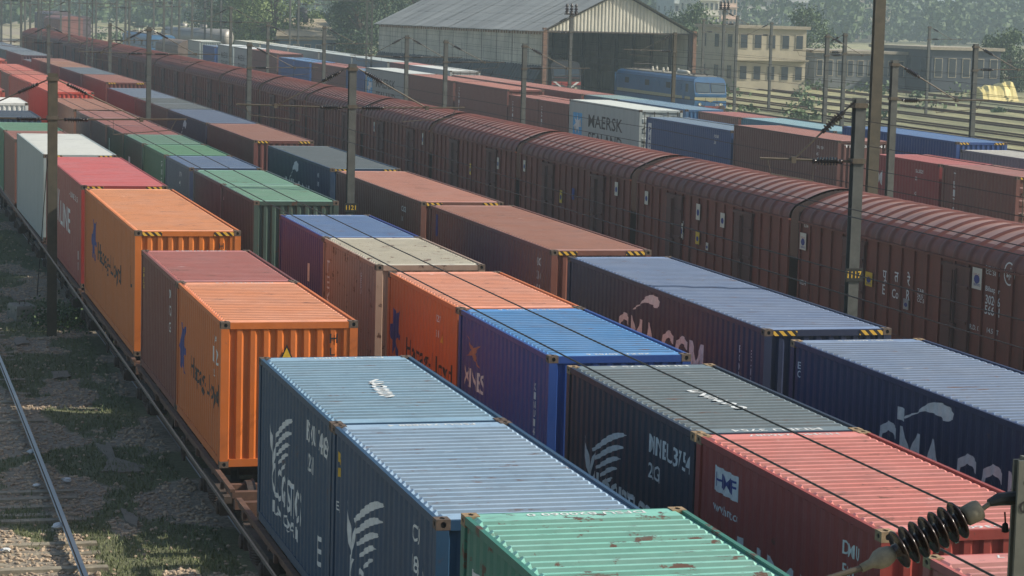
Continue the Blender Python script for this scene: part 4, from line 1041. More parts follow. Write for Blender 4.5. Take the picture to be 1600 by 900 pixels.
for k in range(7):
    q = .075+k*(Ls-.14)/6.2; pr += [(q-.012, .034), (q-.002, .06), (q+.006, .088), (q+.012, .092), (q+.016, .088), (q+.014, .05), (q+.02, .034)]
pr += [(Ls-.02, .03)]
mb.lathe(s0, d_, pr, 32); mb.build('insulator', insul_mat, root, True)
mb = MB(); mb.lathe(s0+d_*(Ls-.035), d_, [(0, .01), (0, .03), (.02, .04), (.05, .048), (.085, .044), (.12, .022), (.17, .02), (.17, .014)], 20); mb.build('insulator_cap', cap_mat, root, True)
mb = MB(); mb.tube([s0+d_*(Ls+.12), t1, t2], .014, 10); mb.build('stay_tube', tube_mat, root)
mb = MB(); mb.tube([FL(1570, 800), FL(1571, 818)], .004, 6); mb.lathe(FL(1571, 816), (0, 0, -1), [(0, .004), (.01, .014), (.045, .016), (.05, 0)], 10); mb.build('earth_clamp', hole_mat, root)
#%%PART3
# ------------------------------------------------------------------ locomotive shed
cladding = NT('shed_cladding'); v = cladding.coords(rnd=False)
n1 = cladding.noise(v, .35, 6, .6); n2 = cladding.noise(cladding.coords((1.5, 1.5, .12), rnd=False), 2.0, 6, .7)
cc = cladding.mix(cladding.ramp(n1, [(.35, 0.0), (.7, 1.0)]), lin((168, 166, 152)), lin((204, 200, 184)))
cc = cladding.mix(cladding.ramp(n2, [(.5, 0.0), (.75, .6)]), cc, lin((84, 76, 64))); cladding.l(cc, cladding.b.inputs['Base Color']); cladding.b.inputs['Roughness'].default_value = .75
roofc = NT('shed_roofing'); v = roofc.coords(rnd=False); n1 = roofc.noise(v, .12, 6, .6); n2 = roofc.noise(roofc.coords((.15, 1.2, .15), rnd=False), 1.4, 6, .7)
cc = roofc.mix(roofc.ramp(n1, [(.35, 0.0), (.7, 1.0)]), lin((150, 150, 142)), lin((176, 176, 166)))
cc = roofc.mix(roofc.ramp(n2, [(.52, 0.0), (.76, .5)]), cc, lin((78, 72, 66))); roofc.l(cc, roofc.b.inputs['Base Color']); roofc.b.inputs['Roughness'].default_value = .8
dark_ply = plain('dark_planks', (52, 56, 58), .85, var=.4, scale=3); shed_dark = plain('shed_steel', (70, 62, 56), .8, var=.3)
SX, SY = 64.0, y_at(852, 64.0, 45); sz = cz(SY)
x0 = wpos(SX, SY).x; d = ray(1087, 46); x1 = d.x/d.y*SY; SW = x1-x0
eave = atx(852, 45, SX)[1]; fzs = SY*cyw+x0*syw; ridge = eave+62*fzs/FPX*1.0
d = ray(592, 30); SL = y_at(592, SX, 30)-SY
root = empty('locomotive_shed', (x0, SY, sz), (0, 0, -math.atan(sl(SY+SL/2)))); tag(root, 'large pale corrugated shed with gabled roof and open dark end', 'shed')
def corr_strip(mb, p, q, z0f, z1f, per=.34, dp=.05):   # vertical sheeting from p to q (xy), z limits as functions of 0..1
    p, q = Vector(p), Vector(q); L_ = (q-p).length; n = int(L_/per); nn = Vector(((q-p).y, -(q-p).x)).normalized()
    for i in range(n):
        for a, b, da, db_ in ((0, .35, 0, 0), (.35, .5, 0, dp), (.5, .85, dp, dp), (.85, 1, dp, 0)):
            t0, t1_ = (i+a)/n, (i+b)/n; A = p.lerp(q, t0)-nn*da; B = p.lerp(q, t1_)-nn*db_
            mb.quad((A.x, A.y, z0f(t0)), (B.x, B.y, z0f(t1_)), (B.x, B.y, z1f(t1_)), (A.x, A.y, z1f(t0)))
zs = 3.35
mb = MB(); corr_strip(mb, (0, SL), (0, 0), lambda t: zs, lambda t: eave-.15); corr_strip(mb, (SW, 0), (SW, SL), lambda t: 0, lambda t: eave-.15); mb.build('side_cladding', cladding.m, root)
mb = MB(); corr_strip(mb, (0, -.05), (SW, -.05), lambda t: eave-.2, lambda t: eave+(ridge-eave)*(1-abs(2*t-1))-.1); mb.build('gable_cladding', cladding.m, root)
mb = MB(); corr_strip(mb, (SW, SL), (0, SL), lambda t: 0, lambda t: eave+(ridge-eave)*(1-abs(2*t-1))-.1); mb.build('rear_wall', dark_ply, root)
for s in (0, 1):
    mb = MB(); n = 60; xe, xr_ = (-.5, SW/2) if s == 0 else (SW+.5, SW/2)
    ze = eave-.5*(ridge-eave)/(SW/2)
    for i in range(n):
        y0_, y1_ = -.5+(SL+1)*i/n, -.5+(SL+1)*(i+1)/n-.03; zz = random.uniform(0, .05)
        for j in range(5):
            a, b = j/5, (j+1)/5-.004; xa, xb = xe+(xr_-xe)*a, xe+(xr_-xe)*b; za, zb_ = ze+(ridge-ze)*a, ze+(ridge-ze)*b
            mb.poly([(xa, y0_, za+zz), (xb, y0_, zb_+zz), (xb, y1_, zb_+zz), (xa, y1_, za+zz)]); mb.poly([(xa, y0_, za+zz-.06), (xa, y1_, za+zz-.06), (xb, y1_, zb_+zz-.06), (xb, y0_, zb_+zz-.06)])
    mb.build('roof_slope', roofc.m, root)
mb = MB(); n = 70
for i in range(n):
    y = SL*i/n; w_ = SL/n*.82; t = random.uniform(-.25, .25); b = random.uniform(-.1, .15)
    mb.poly([(-.1, y, zs+.1+b*.3), (-.1, y+w_, zs+.1+b*.3), (-2.3, y+w_+t-.7, .1+b), (-2.3, y+t-.7, .1+b)])
    mb.poly([(-.16, y, zs+.0+b*.3), (-2.36, y+t-.7, b), (-2.36, y+w_+t-.7, b), (-.16, y+w_, zs+b*.3)])
mb.build('leaning_sheets', dark_ply, root)
mb = MB()
for i in range(13):
    y = SL*i/12
    for x in (.15, SW-.15): mb.box(x-.14, x+.14, y-.14, y+.14, 0, eave)
    mb.tube([(.1, y, eave-.1), (SW/2, y, ridge-.15), (SW-.1, y, eave-.1)], .09, 4); mb.tube([(.1, y, eave-.2), (SW-.1, y, eave-.2)], .09, 4)
mb.build('steel_frame', shed_dark, root)
for x in (-.25, SW+.05):
    mb = MB(); mb.box(x, x+.35, -.3, 0.1, 0, eave+.1); mb.build('corner_post', plain('rusty_post', (112, 84, 66), .8, var=.4), root)
mb = MB(); corr_strip(mb, (-.02, SL), (-.02, 0), lambda t: eave-.55, lambda t: eave-.12, .8, .04); mb.build('eave_board', plain('rusty_fascia', (126, 98, 78), .8, var=.5, scale=1.5), root)

# ------------------------------------------------------------------ locomotives
def loco(X, y0, L, body_c, stripe_c, label, group=None, roofc_=(120, 116, 104), front=None, seg=1):
    p, q = wpos(X, y0), wpos(X, y0+L); d = q-p
    root = empty('electric_locomotive', p, (math.atan2(d.z, d.y), 0, -math.atan2(d.x, d.y))); tag(root, label, 'locomotive', group)
    bm_ = plain('loco_paint_%d_%d' % (body_c[0], body_c[2]), body_c, .4, var=.16, scale=1.2); sm_ = plain('loco_stripe_%d' % stripe_c[0], stripe_c, .5, var=.15)
    W2 = 1.5; sec = [(-W2, .95), (-W2, 3.35), (-W2+.12, 3.62), (-W2+.45, 3.78), (W2-.45, 3.78), (W2-.12, 3.62), (W2, 3.35), (W2, .95)]
    b = MB()
    def slope(z): return 0.0 if z < 2.2 else (z-2.2)*.28
    i0 = 0
    for e in (0, 1):
        for x, z in sec: b.v.append((x*(1-.04*(z < 9)), (slope(z)) if e == 0 else L-slope(z), z))
        if e == 0:
            for x, z in sec: b.v.append((x, 1.2, z))
            for x, z in sec: b.v.append((x, L-1.2, z))
    n = len(sec)
    for k in range(3):
        o1, o2 = k*n, (k+1)*n
        for i in range(n): b.f.append((o1+i, o1+(i+1) % n, o2+(i+1) % n, o2+i))
    b.quad((-W2*.96, 0, .95), (W2*.96, 0, .95), (W2*.96, 0, 2.2), (-W2*.96, 0, 2.2))
    b.poly([(-W2*.96, 0, 2.2), (W2*.96, 0, 2.2), (W2*.96, slope(3.35), 3.35), ((W2-.12)*.96, slope(3.62), 3.62), ((W2-.45)*.96, slope(3.78), 3.78), (-(W2-.45)*.96, slope(3.78), 3.78), (-(W2-.12)*.96, slope(3.62), 3.62), (-W2*.96, slope(3.35), 3.35)])
    b.quad((-W2*.96, L, .95), (-W2*.96, L, 3.4), (W2*.96, L, 3.4), (W2*.96, L, .95))
    b.build('body', bm_, root)
    r = MB(); r.box(-W2+.5, W2-.5, 1.2, L-1.2, 3.782, 3.86); r.build('roof', plain('loco_roof_%d' % roofc_[0], roofc_, .7, var=.3), root)
    s_ = MB(); s_.box(-W2-.006, -W2+.01, .9, L-.9, 1.62, 1.92); s_.build('side_stripe', sm_, root)
    s_ = MB(); s_.poly([(-W2*.965, -.006, 1.62), (-.3, -.006, 1.62), (0, -.006, 1.45), (.3, -.006, 1.62), (W2*.965, -.006, 1.62), (W2*.965, -.006, 1.92), (-W2*.965, -.006, 1.92)]); s_.build('front_stripe', sm_, root)
    gl = plain('loco_glass', (70, 84, 92), .12, var=.15); rub = plain('loco_seal', (26, 28, 30), .6)
    for s in (-1, 1):
        a, c_ = sorted((s*.10, s*1.28)); z0, z1 = 2.42, 3.22; y0_, y1_ = slope(z0)-.02, slope(z1)-.02
        w = MB(); w.poly([(a-.05, y0_-.005-.014, z0-.05), (c_+.05, y0_-.005-.014, z0-.05), (c_+.05, y1_+.005, z1+.05), (a-.05, y1_+.005, z1+.05)]); fr = w.build('windshield', rub, root)
        w = MB(); w.poly([(a, y0_-.02, z0), (c_, y0_-.02, z0), (c_, y1_-.02, z1), (a, y1_-.02, z1)]); w.build('glass', gl, fr)
        w = MB(); w.lathe((s*.95, -.01, 1.28), (0, -1, 0), [(0, .13), (.05, .13), (.05, .10), (.02, 0)], 12); w.build('headlight', plain('lamp_glass', (200, 196, 170), .2), root)
        w = MB(); w.lathe((s*.9, 0, 1.02), (0, -1, 0), [(0, .09), (.4, .08), (.4, .22), (.46, .22), (.46, 0)], 12); w.build('buffer', wheel_mat, root)
        w = MB(); w.tube([(s*.55, -.03, 1.1), (s*.55, -.18, 1.3), (s*.5, -.15, 1.9)], .02, 5); w.build('hose', rub, root)
    w = MB(); w.box(-1.3, 1.3, -.06, .05, .85, 1.12); w.build('buffer_beam', plain('buffer_red', (128, 60, 50), .7), root)
    w = MB(); w.tube([(-1.2, -.12, 2.28), (1.2, -.12, 2.28)], .02, 5); w.build('handrail', sm_, root)
    for k in range(6):
        y = 3.4+k*(L-6.8)/5; w = MB()
        w.box(-W2-.02, -W2+.01, y-.5, y+.5, 2.5, 3.05)
        for j in range(6): w.box(-W2-.04, -W2-.02, y-.48, y+.48, 2.53+j*.09, 2.56+j*.09)
        w.build('side_grille', rub if k % 2 else bm_, root)
    w = MB(); w.box(-W2-.012, -W2+.01, 1.35, 1.95, 2.35, 3.1); w.build('cab_window', gl, root)
    w = MB(); w.box(-W2-.014, -W2+.01, 2.1, 2.65, 1.1, 3.2); w.build('cab_door', bm_, root)
    for yy in (3.0, L-3.2):
        pg = MB()
        pg.tube([(-.8, yy-.6, 3.95), (.8, yy-.6, 3.95)], .03, 5); pg.tube([(-.8, yy+.6, 3.95), (.8, yy+.6, 3.95)], .03, 5)
        for s in (-1, 1): pg.tube([(s*.6, yy-.6, 3.95), (s*.5, yy+.9, 4.25), (s*.45, yy-.2, 4.42)], .025, 5)
        pg.tube([(-.95, yy-.2, 4.42), (.95, yy-.2, 4.42)], .04, 5)
        for s in (-1, 1):
            for t in (-.6, .6): pg.lathe((s*.6, yy+t, 3.85), (0, 0, 1), [(0, .08), (.03, .12), (.06, .06), (.09, .12), (.12, .06)], 8)
        pg.build('pantograph', plain('panto_dark', (64, 58, 54), .7, .3), root)
    w = MB(); w.lathe((0, 5.2, 4.02), (0, 1, 0), [(0, 0), (0, .2), (2.2, .2), (2.2, 0)], 12); w.build('air_tank', plain('tank_cream', (196, 192, 176), .5), root, True)
    for k in range(5):
        y = 8.5+k*1.3
        if y > L-5: break
        w = MB(); w.lathe(((-.5 if k % 2 else .4), y, 3.86), (0, 0, 1), [(0, .1), (.08, .16), (.14, .07), (.22, .16), (.28, .07), (.4, .1), (.45, 0)], 8); w.build('roof_insulator', plain('tank_cream', (196, 192, 176)), root)
    for yy in (3.6, L-3.6): bogie(root, yy)
    return root
ly = y_at(1085, 70.0, 115); Ll = y_at(968, 70.0, 115)-ly
r = loco(71.5, ly, max(Ll, 19.5), (40, 88, 128), (160, 154, 118), 'blue electric locomotive with cream stripe standing right in front of the shed', 'electric locomotives')
r.scale = (1, 1, .9)
for q, (x, w_, t_, zz) in enumerate([(.45, .7, '23307', 1.35)]):
    m = fit_mesh(text_mesh(t_), w=w_, h=.2)
    for vv in m.vertices: vv.co = (vv.co.x+x, -.012, zz-.22+vv.co.y)
    mobj('road_number', m, white_ink, r)
ls = y_at(935, 67.0, 118); r = loco(67.0, SY+2.5, 18, (70, 68, 66), (150, 60, 52), 'grey and red locomotive half inside the dark shed opening', 'electric locomotives')
w = MB(); w.poly([(-1.3, -.012, 1.9), (-1.0, -.012, 1.9), (0, -.012, 1.1), (1.0, -.012, 1.9), (1.3, -.012, 1.9), (0, -.012, .97)]); w.build('front_chevron', white_ink, r)
loco(41.62, 278, 18, (58, 104, 140), (190, 186, 160), 'pale blue locomotive far away behind the brown wagons, upper left', 'electric locomotives')
loco(16.5, 244, 18, (30, 110, 180), (200, 200, 200), 'bright blue locomotive at the far end of the third row, left edge', 'electric locomotives')
loco(21.8, 285, 18, (96, 92, 84), (150, 140, 110), 'grey-brown locomotive beyond the last brown wagon', 'electric locomotives')

# far wagons
def far_box(X, y, L, Hh, c, label, name='covered_wagon', cat='wagon'):
    p = Vector((X, y, cz(y))); root = empty(name, p, (0, 0, R(8))); tag(root, label, cat, None)
    mt = plain('far_%d%d%d' % c, c, .6, var=.2, scale=1)
    mb = MB()
    mb.box(-1.5, 1.5, 0, L, 1.0, Hh-.25)
    for i in range(12): yy = .3+i*(L-.6)/11; mb.box(-1.56, -1.5, yy-.06, yy+.06, 1.0, Hh-.3); mb.box(1.5, 1.56, yy-.06, yy+.06, 1.0, Hh-.3)
    mb.build('body', mt, root)
    rf = MB(); k = 8
    pts = [(-1.6*math.cos(math.pi*i/k), Hh-.3+.5*math.sin(math.pi*i/k)) for i in range(k+1)]
    rf.poly([(x, -.1, z) for x, z in pts]); rf.poly([(x, L+.1, z) for x, z in pts[::-1]])
    for (a, b) in zip(pts, pts[1:]): rf.quad((a[0], -.1, a[1]), (b[0], -.1, b[1]), (b[0], L+.1, b[1]), (a[0], L+.1, a[1]))
    rf.build('roof', mt, root); bogie(root, 2); bogie(root, L-2)
    return root
for u, y, L, Hh, c, lb in [(97, 385, 14, 4.4, (92, 78, 84), 'hazy purplish brown wagon alone in the far upper left field'), (113, 345, 12, 4.3, (124, 82, 76), 'hazy reddish wagon in front of another, far upper left field'), (126, 350, 12, 4.3, (84, 74, 80), 'hazy dull grey-brown wagon right of the reddish one, upper left field')]:
    far_box(Xw(u, y), y, L, Hh, c, lb)
for i in range(2):
    y = 262+i*0; u = (262, 280)[i]
for i, yy in enumerate((262.5,)):
    p = wpos(41.62, yy); root = empty('tarpaulin_wagon', p, (0, 0, -math.atan(sl(yy)))); tag(root, 'brown-grey tarpaulin covered wagon beyond the last grey container, upper left', 'wagon')
    mb = MB(); k = 10; pts = [(-1.55*math.cos(math.pi*j/k), 2.6+1.1*math.sin(math.pi*j/k)**.6) for j in range(k+1)]
    for (a, b) in zip(pts, pts[1:]): mb.quad((a[0], 0, a[1]), (b[0], 0, b[1]), (b[0], 13, b[1]), (a[0], 13, a[1]))
    mb.poly([(x, 0, z) for x, z in pts]); mb.box(-1.5, 1.5, 0, 13, 1, 2.6); mb.build('tarpaulin', plain('brown_tarp', (112, 98, 86), .7, var=.25, scale=1.5), root, False); bogie(root, 2); bogie(root, 11)
# silver tank wagons
silver = plain('tank_silver', (140, 138, 132), .5, .3, var=.15, scale=1)
for u, y, L, yaw_, lb in [(287, 322, 8, 30, 'short silver tank wagon with dome, far off left of the pale green tree'), (318, 318, 8.5, 50, 'long ribbed silver tank wagon, far off just left of the trees')]:
    x = Xw(u, y); root = empty('tank_wagon', (x, y, cz(y)), (0, 0, R(yaw_))); tag(root, lb, 'tank wagon', 'silver tank wagons')
    mb = MB(); mb.lathe((0, -L/2, 2.6), (0, 1, 0), [(0, 0), (.0, .5), (.15, .95), (.4, 1.2), (L-.4, 1.2), (L-.15, .95), (L, .5), (L, 0)], 20); mb.build('tank', silver, root, True)
    mb = MB(); mb.lathe((0, 0, 3.9), (0, 0, 1), [(0, .5), (.35, .5), (.42, .3), (.42, 0)], 12); mb.build('dome', silver, root, True)
    mb = MB(); mb.box(-1.3, 1.3, -L/2-.4, L/2+.4, .95, 1.15); mb.build('underframe', wagon_mat, root)
    bogie(root, -L/2+1.6); bogie(root, L/2-1.6)

# ------------------------------------------------------------------ buildings
glassd = plain('window_dark', (44, 52, 58), .25, var=.2)
def building(x, y, w, dep, h, c, label, floors=2, cols=6, rot=8, roofh=0, name='building', parapet=.35, cwin=None):
    z = cz(y)-.3; root = empty(name, (x, y, z), (0, 0, R(rot))); tag(root, label, 'building')
    wm = plain('wall_%d%d%d' % c, c, .85, var=.16, scale=.5)
    mb = MB(); mb.box(0, w, 0, dep, 0, h); mb.build('wall', wm, root)
    mb = MB(); mb.box(-.35, w+.35, -.35, dep+.35, h+.003, h+parapet); mb.build('roof', plain('roof_slab', (146, 138, 120), .9, var=.2), root)
    fh = h/floors
    for f_ in range(floors):
        for k in range(cols):
            ww = w/cols*.48; xx = w/cols*(k+.5); zz = f_*fh+fh*.38; wh = fh*.42
            fr = MB(); fr.box(xx-ww/2-.08, xx+ww/2+.08, -.06, .02, zz-.08, zz+wh+.08); fo = fr.build('window', plain('window_frame', (150, 142, 122), .8), root)
            g_ = MB(); g_.box(xx-ww/2, xx+ww/2, -.075, -.05, zz, zz+wh); g_.build('pane', glassd, fo)
        if f_: s_ = MB(); s_.box(-.15, w+.15, -.7, 0, f_*fh-.06, f_*fh+.10); s_.build('ledge', wm, root)
    nd = max(2, int(dep/4))
    for f_ in range(floors):
        for k in range(nd):
            yy = dep/nd*(k+.5); zz = f_*fh+fh*.38; wh = fh*.42
            fr = MB(); fr.box(-.05, .02, yy-.6, yy+.6, zz, zz+wh); fr.build('window', glassd, root)
    return root
by = 252.0; bx = Xw(1152, by); building(bx, by, Xw(1262, by)-bx, 12, 7.0, (160, 152, 130), 'beige two-storey yard building right of the blue locomotive', 2, 5, rot=2)
bx = Xw(1110, 268); building(bx, 268, 6, 8, 4.2, (150, 144, 124), 'low beige annex wall left of the two-storey building', 1, 2, rot=2)
by = 262; bx = Xw(1275, by); building(bx, by, Xw(1420, by)-bx, 14, 4.2, (96, 100, 100), 'long low grey workshop behind the dry field', 1, 9, rot=2)
bx = Xw(1424, by); building(bx, by-6, Xw(1532, by)-bx, 16, 5.0, (52, 60, 68), 'dark blue-grey workshop left of the yellow tarpaulin', 1, 5, rot=2)
by = 300; bx = Xw(437, by); building(bx, by, Xw(524, by)-bx, 9, 3.4, (70, 92, 108), 'low hut with blue-grey front and broad beige roof at upper left', 1, 5, rot=-4, parapet=.3)
root = empty('sloped_roof', (0, 0, 0))
mb = MB(); hx = Xw(437, by); hw_ = Xw(524, by)-hx; hz = cz(by)+3.4
mb.poly([(hx-.6, by-.8, hz+.12), (hx+hw_+.6, by-.8, hz+.12), (hx+hw_+.2, by+9.5, hz+2.3), (hx+1.5, by+9.5, hz+2.3)]); mb.poly([(hx-.6, by-.8, hz), (hx+1.5, by+9.5, hz+2.2), (hx+hw_+.2, by+9.5, hz+2.2), (hx+hw_+.6, by-.8, hz)])
hut = [o for o in bpy.data.objects if o.get('label', '').startswith('low hut')][0]; bpy.data.objects.remove(root)
o = mb.build('pitched_roof', plain('hut_roof', (150, 138, 112), .85, var=.2, scale=.6)); o.parent = hut; o.matrix_parent_inverse = Matrix.Translation(-Vector(hut.location)) @ Matrix.Identity(4)
o.matrix_parent_inverse = (Matrix.Translation(hut.location) @ hut.rotation_euler.to_matrix().to_4x4()).inverted()
wt = empty('water_tank', (Xw(474, 303), 304, cz(303)+5.4)); tag(wt, 'black plastic water tank on top of the low hut', 'tank')
mb = MB(); mb.lathe((0, 0, -.2), (0, 0, 1), [(0, .8), (1.5, .8), (1.8, .5), (1.9, .2), (1.95, 0)], 14); mb.build('tank_body', plain('tank_black', (36, 38, 42), .5), wt, True)
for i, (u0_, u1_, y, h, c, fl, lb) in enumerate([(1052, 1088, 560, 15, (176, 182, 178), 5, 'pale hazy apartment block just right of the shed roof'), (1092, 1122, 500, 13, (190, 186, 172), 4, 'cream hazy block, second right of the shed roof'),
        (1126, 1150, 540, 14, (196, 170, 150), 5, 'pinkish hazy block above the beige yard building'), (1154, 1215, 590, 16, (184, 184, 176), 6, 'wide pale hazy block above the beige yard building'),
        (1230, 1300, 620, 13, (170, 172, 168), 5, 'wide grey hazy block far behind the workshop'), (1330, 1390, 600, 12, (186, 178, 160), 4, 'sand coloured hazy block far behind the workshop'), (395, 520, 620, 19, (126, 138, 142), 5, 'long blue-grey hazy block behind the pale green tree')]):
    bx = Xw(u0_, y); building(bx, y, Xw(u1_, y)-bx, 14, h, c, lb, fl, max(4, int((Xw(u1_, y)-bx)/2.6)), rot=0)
# yellow tarpaulin heap
ty = 236; tx = Xw(1542, ty); tw = Xw(1602, ty)-tx
mb = MB(); nx, ny = 14, 6
for j in range(ny+1):
    for i in range(nx+1):
        a, b = i/nx, j/ny; hgt = 2.3*math.sin(math.pi*min(1, max(0, b)))**.6*(.55+.45*a) if 0 < j < ny and 0 < i < nx else 0
        mb.v.append((tx+tw*a+random.uniform(-.1, .1), ty+5*b, cz(ty)-.2+hgt*random.uniform(.85, 1.08)))
for j in range(ny):
    for i in range(nx): a = j*(nx+1)+i; mb.f.append((a, a+1, a+nx+2, a+nx+1))
o = mb.build('tarpaulin_heap', plain('yellow_tarp', (206, 190, 120), .5, var=.15, scale=.8)); tag(o, 'heap covered with a wrinkled yellow tarpaulin at the right edge', 'tarpaulin')

# ------------------------------------------------------------------ trees
def leafmat(nm, a, b):
    t = NT(nm); v = t.coords(rnd=False); n = t.noise(v, .9, 4, .6); n2 = t.noise(v, 6, 3, .6)
    c = t.mix(t.ramp(n, [(.35, 0.0), (.65, 1.0)]), a, b); c = t.mix(t.ramp(n2, [(.4, 0.0), (.7, .5)]), c, tuple(x*1.5 for x in b))
    t.l(c, t.b.inputs['Base Color']); t.b.inputs['Roughness'].default_value = .7
    for k in ('Transmission Weight',): pass
    return t.m
leaf_d = leafmat('leaf_dark', (.018, .042, .016), (.045, .085, .03)); leaf_l = leafmat('leaf_light', (.06, .10, .025), (.15, .20, .06)); leaf_m = leafmat('leaf_mid', (.03, .06, .02), (.075, .12, .04))
bark = plain('bark', (84, 70, 56), .9, var=.3)
def tree(x, y, h, rad, mat, label, n=7000, open_=.5, seed=1, trunk_h=.3, leaf=.34, group='yard trees'):
    rnd = random.Random(seed); z = cz(y)-.2; root = empty('tree', (x, y, z)); tag(root, label, 'tree', group)
    tb = MB(); top = Vector((rnd.uniform(-.4, .4), rnd.uniform(-.4, .4), h*.8))
    tb.tube([(0, 0, -.2), (.1, 0, h*.2), (top.x*.5, top.y*.5, h*.45), tuple(top)], [h*.028, h*.022, h*.015, h*.004], 8)
    clumps = []
    for k in range(26 if open_ < .6 else 20):
        a = rnd.uniform(0, 6.283); zz = rnd.uniform(trunk_h, 1.0); env = math.sin(math.pi*min(1, (zz-trunk_h+.12)/(1.12-trunk_h)))**.6
        rr_ = rad*env*rnd.uniform(.35, .95); c = Vector((rr_*math.cos(a), rr_*math.sin(a), h*zz*.93)); s_ = rad*rnd.uniform(.22, .42)
        clumps.append((c, s_)); st = Vector((0, 0, h*rnd.uniform(.25, .5)))
        tb.tube([tuple(st), tuple(st.lerp(c, .5)+Vector((0, 0, .2))), tuple(c)], [h*.009, h*.006, h*.002], 5, False)
    tb.build('trunk', bark, root)
    lb = MB()
    for i in range(n):
        c, s_ = clumps[rnd.randrange(len(clumps))]
        dd = Vector((rnd.gauss(0, 1), rnd.gauss(0, 1), rnd.gauss(0, .75))).normalized()*s_*(rnd.random()**.35)*(1+.25*rnd.gauss(0, 1))
        p = c+dd; a = Vector((rnd.gauss(0, 1), rnd.gauss(0, 1), rnd.gauss(0, .6))).normalized(); b = a.orthogonal().normalized()
        b.rotate(Matrix.Rotation(rnd.uniform(0, 6.28), 3, a)); w_ = leaf*rnd.uniform(.6, 1.3); e = a.cross(b)
        lb.poly([tuple(p+b*w_*.5), tuple(p+e*w_*.35), tuple(p-b*w_*.5), tuple(p-e*w_*.35)])
    lb.build('crown', mat, root); return root
for i, (u, y, h, rad, mt, lb, n, th, sd) in enumerate([
    (560, 300, 13, 4.2, leaf_d, 'dense dark green tree just left of the shed', 9000, .08, 1), (600, 318, 14, 4.6, leaf_d, 'taller dark tree touching the left end of the shed roof', 9000, .1, 2),
    (650, 330, 15, 5.0, leaf_d, 'dark tree rising behind the left of the shed roof', 7000, .1, 3), (535, 306, 7, 2.6, leaf_m, 'small mid green tree in front of the dense dark tree', 5000, .08, 4), (535, 345, 13.5, 3.6, leaf_d, 'dark tree behind the small mid green tree', 6000, .1, 14),
    (430, 306, 12.5, 4.4, leaf_l, 'airy pale green tree standing behind the silver containers', 6500, .25, 5), (392, 322, 11.5, 4.2, leaf_l, 'pale yellow-green tree second from the silver tanks', 6500, .2, 6),
    (368, 345, 10, 4.4, leaf_m, 'mid green bushy tree next to the silver tanks', 6000, .1, 7), (345, 375, 12, 5, leaf_d, 'hazy dark tree behind the silver tanks', 6000, .1, 8), (410, 350, 9, 4, leaf_d, 'dark tree between the two pale green trees', 5000, .1, 15),
    (495, 330, 6.5, 2.6, leaf_l, 'little pale tree right of the low hut', 3500, .15, 9), (1090, 300, 9, 4, leaf_m, 'bushy tree behind the right corner of the shed', 5000, .08, 10), (1120, 288, 7, 3.2, leaf_l, 'light shrubby tree beside the beige annex', 4500, .08, 11),
    (1580, 262, 7, 4, leaf_m, 'green tree behind the yellow tarpaulin', 5000, .08, 12), (1548, 272, 6, 3.5, leaf_d, 'dark tree between workshop and yellow tarpaulin', 5000, .08, 13), (1065, 318, 8, 4, leaf_d, 'dark bushy tree seen past the shed gable', 5000, .08, 16), (1260, 300, 9, 4.5, leaf_m, 'broad tree behind the beige yard building', 5000, .08, 17)]):
    tree(Xw(u, y), y, h, rad, mt, lb, n, .5, sd, th)
# far wood: one mass of foliage beyond the yard
wm_ = MB(); rnd = random.Random(5)
for k in range(300):
    u = rnd.uniform(-260, 1800); y = rnd.uniform(530, 900); x = Xw(u, y)
    if 1040 < u < 1230 and y < 570: continue
    hh = rnd.uniform(6, 17); rd = rnd.uniform(4, 8); c0 = Vector((x, y, cz(y)))
    for i in range(270):
        dd = Vector((rnd.gauss(0, 1), rnd.gauss(0, 1), rnd.gauss(0, 1))).normalized(); p = c0+Vector((dd.x*rd, dd.y*rd, hh*.55+dd.z*hh*.5))*1.0
        if p.z < c0.z-.3: continue
        a = Vector((rnd.gauss(0, 1), rnd.gauss(0, 1), rnd.gauss(0, 1))).normalized(); b = a.orthogonal().normalized(); e = a.cross(b); w_ = rnd.uniform(.5, 1.1)
        wm_.poly([tuple(p+b*w_), tuple(p+e*w_*.8), tuple(p-b*w_), tuple(p-e*w_*.8)])
o = wm_.build('distant_wood', leaf_m); o['kind'] = 'stuff'; o['label'] = 'hazy green wood along the horizon'
sc_ = MB(); rnd = random.Random(9)
for k in range(200):
    if rnd.random() < .82: u = rnd.uniform(120, 560); y = rnd.uniform(300, 460)
    else: u = rnd.uniform(1140, 1620); y = rnd.uniform(190, 300)
    x = Xw(u, y); hh = rnd.uniform(.4, 1.5)
    for i in range(50):
        dd = Vector((rnd.gauss(0, 1), rnd.gauss(0, 1), abs(rnd.gauss(0, .6)))); p = Vector((x, y, cz(y)-.2))+dd*hh*.8
        a = Vector((rnd.gauss(0, 1), rnd.gauss(0, 1), rnd.gauss(0, 1))).normalized(); b = a.orthogonal().normalized(); e = a.cross(b); w_ = rnd.uniform(.12, .3)
        sc_.poly([tuple(p+b*w_), tuple(p+e*w_*.8), tuple(p-b*w_), tuple(p-e*w_*.8)])
o = sc_.build('scrub', leaf_m); o['kind'] = 'stuff'; o['label'] = 'low scrub scattered in the dry field'

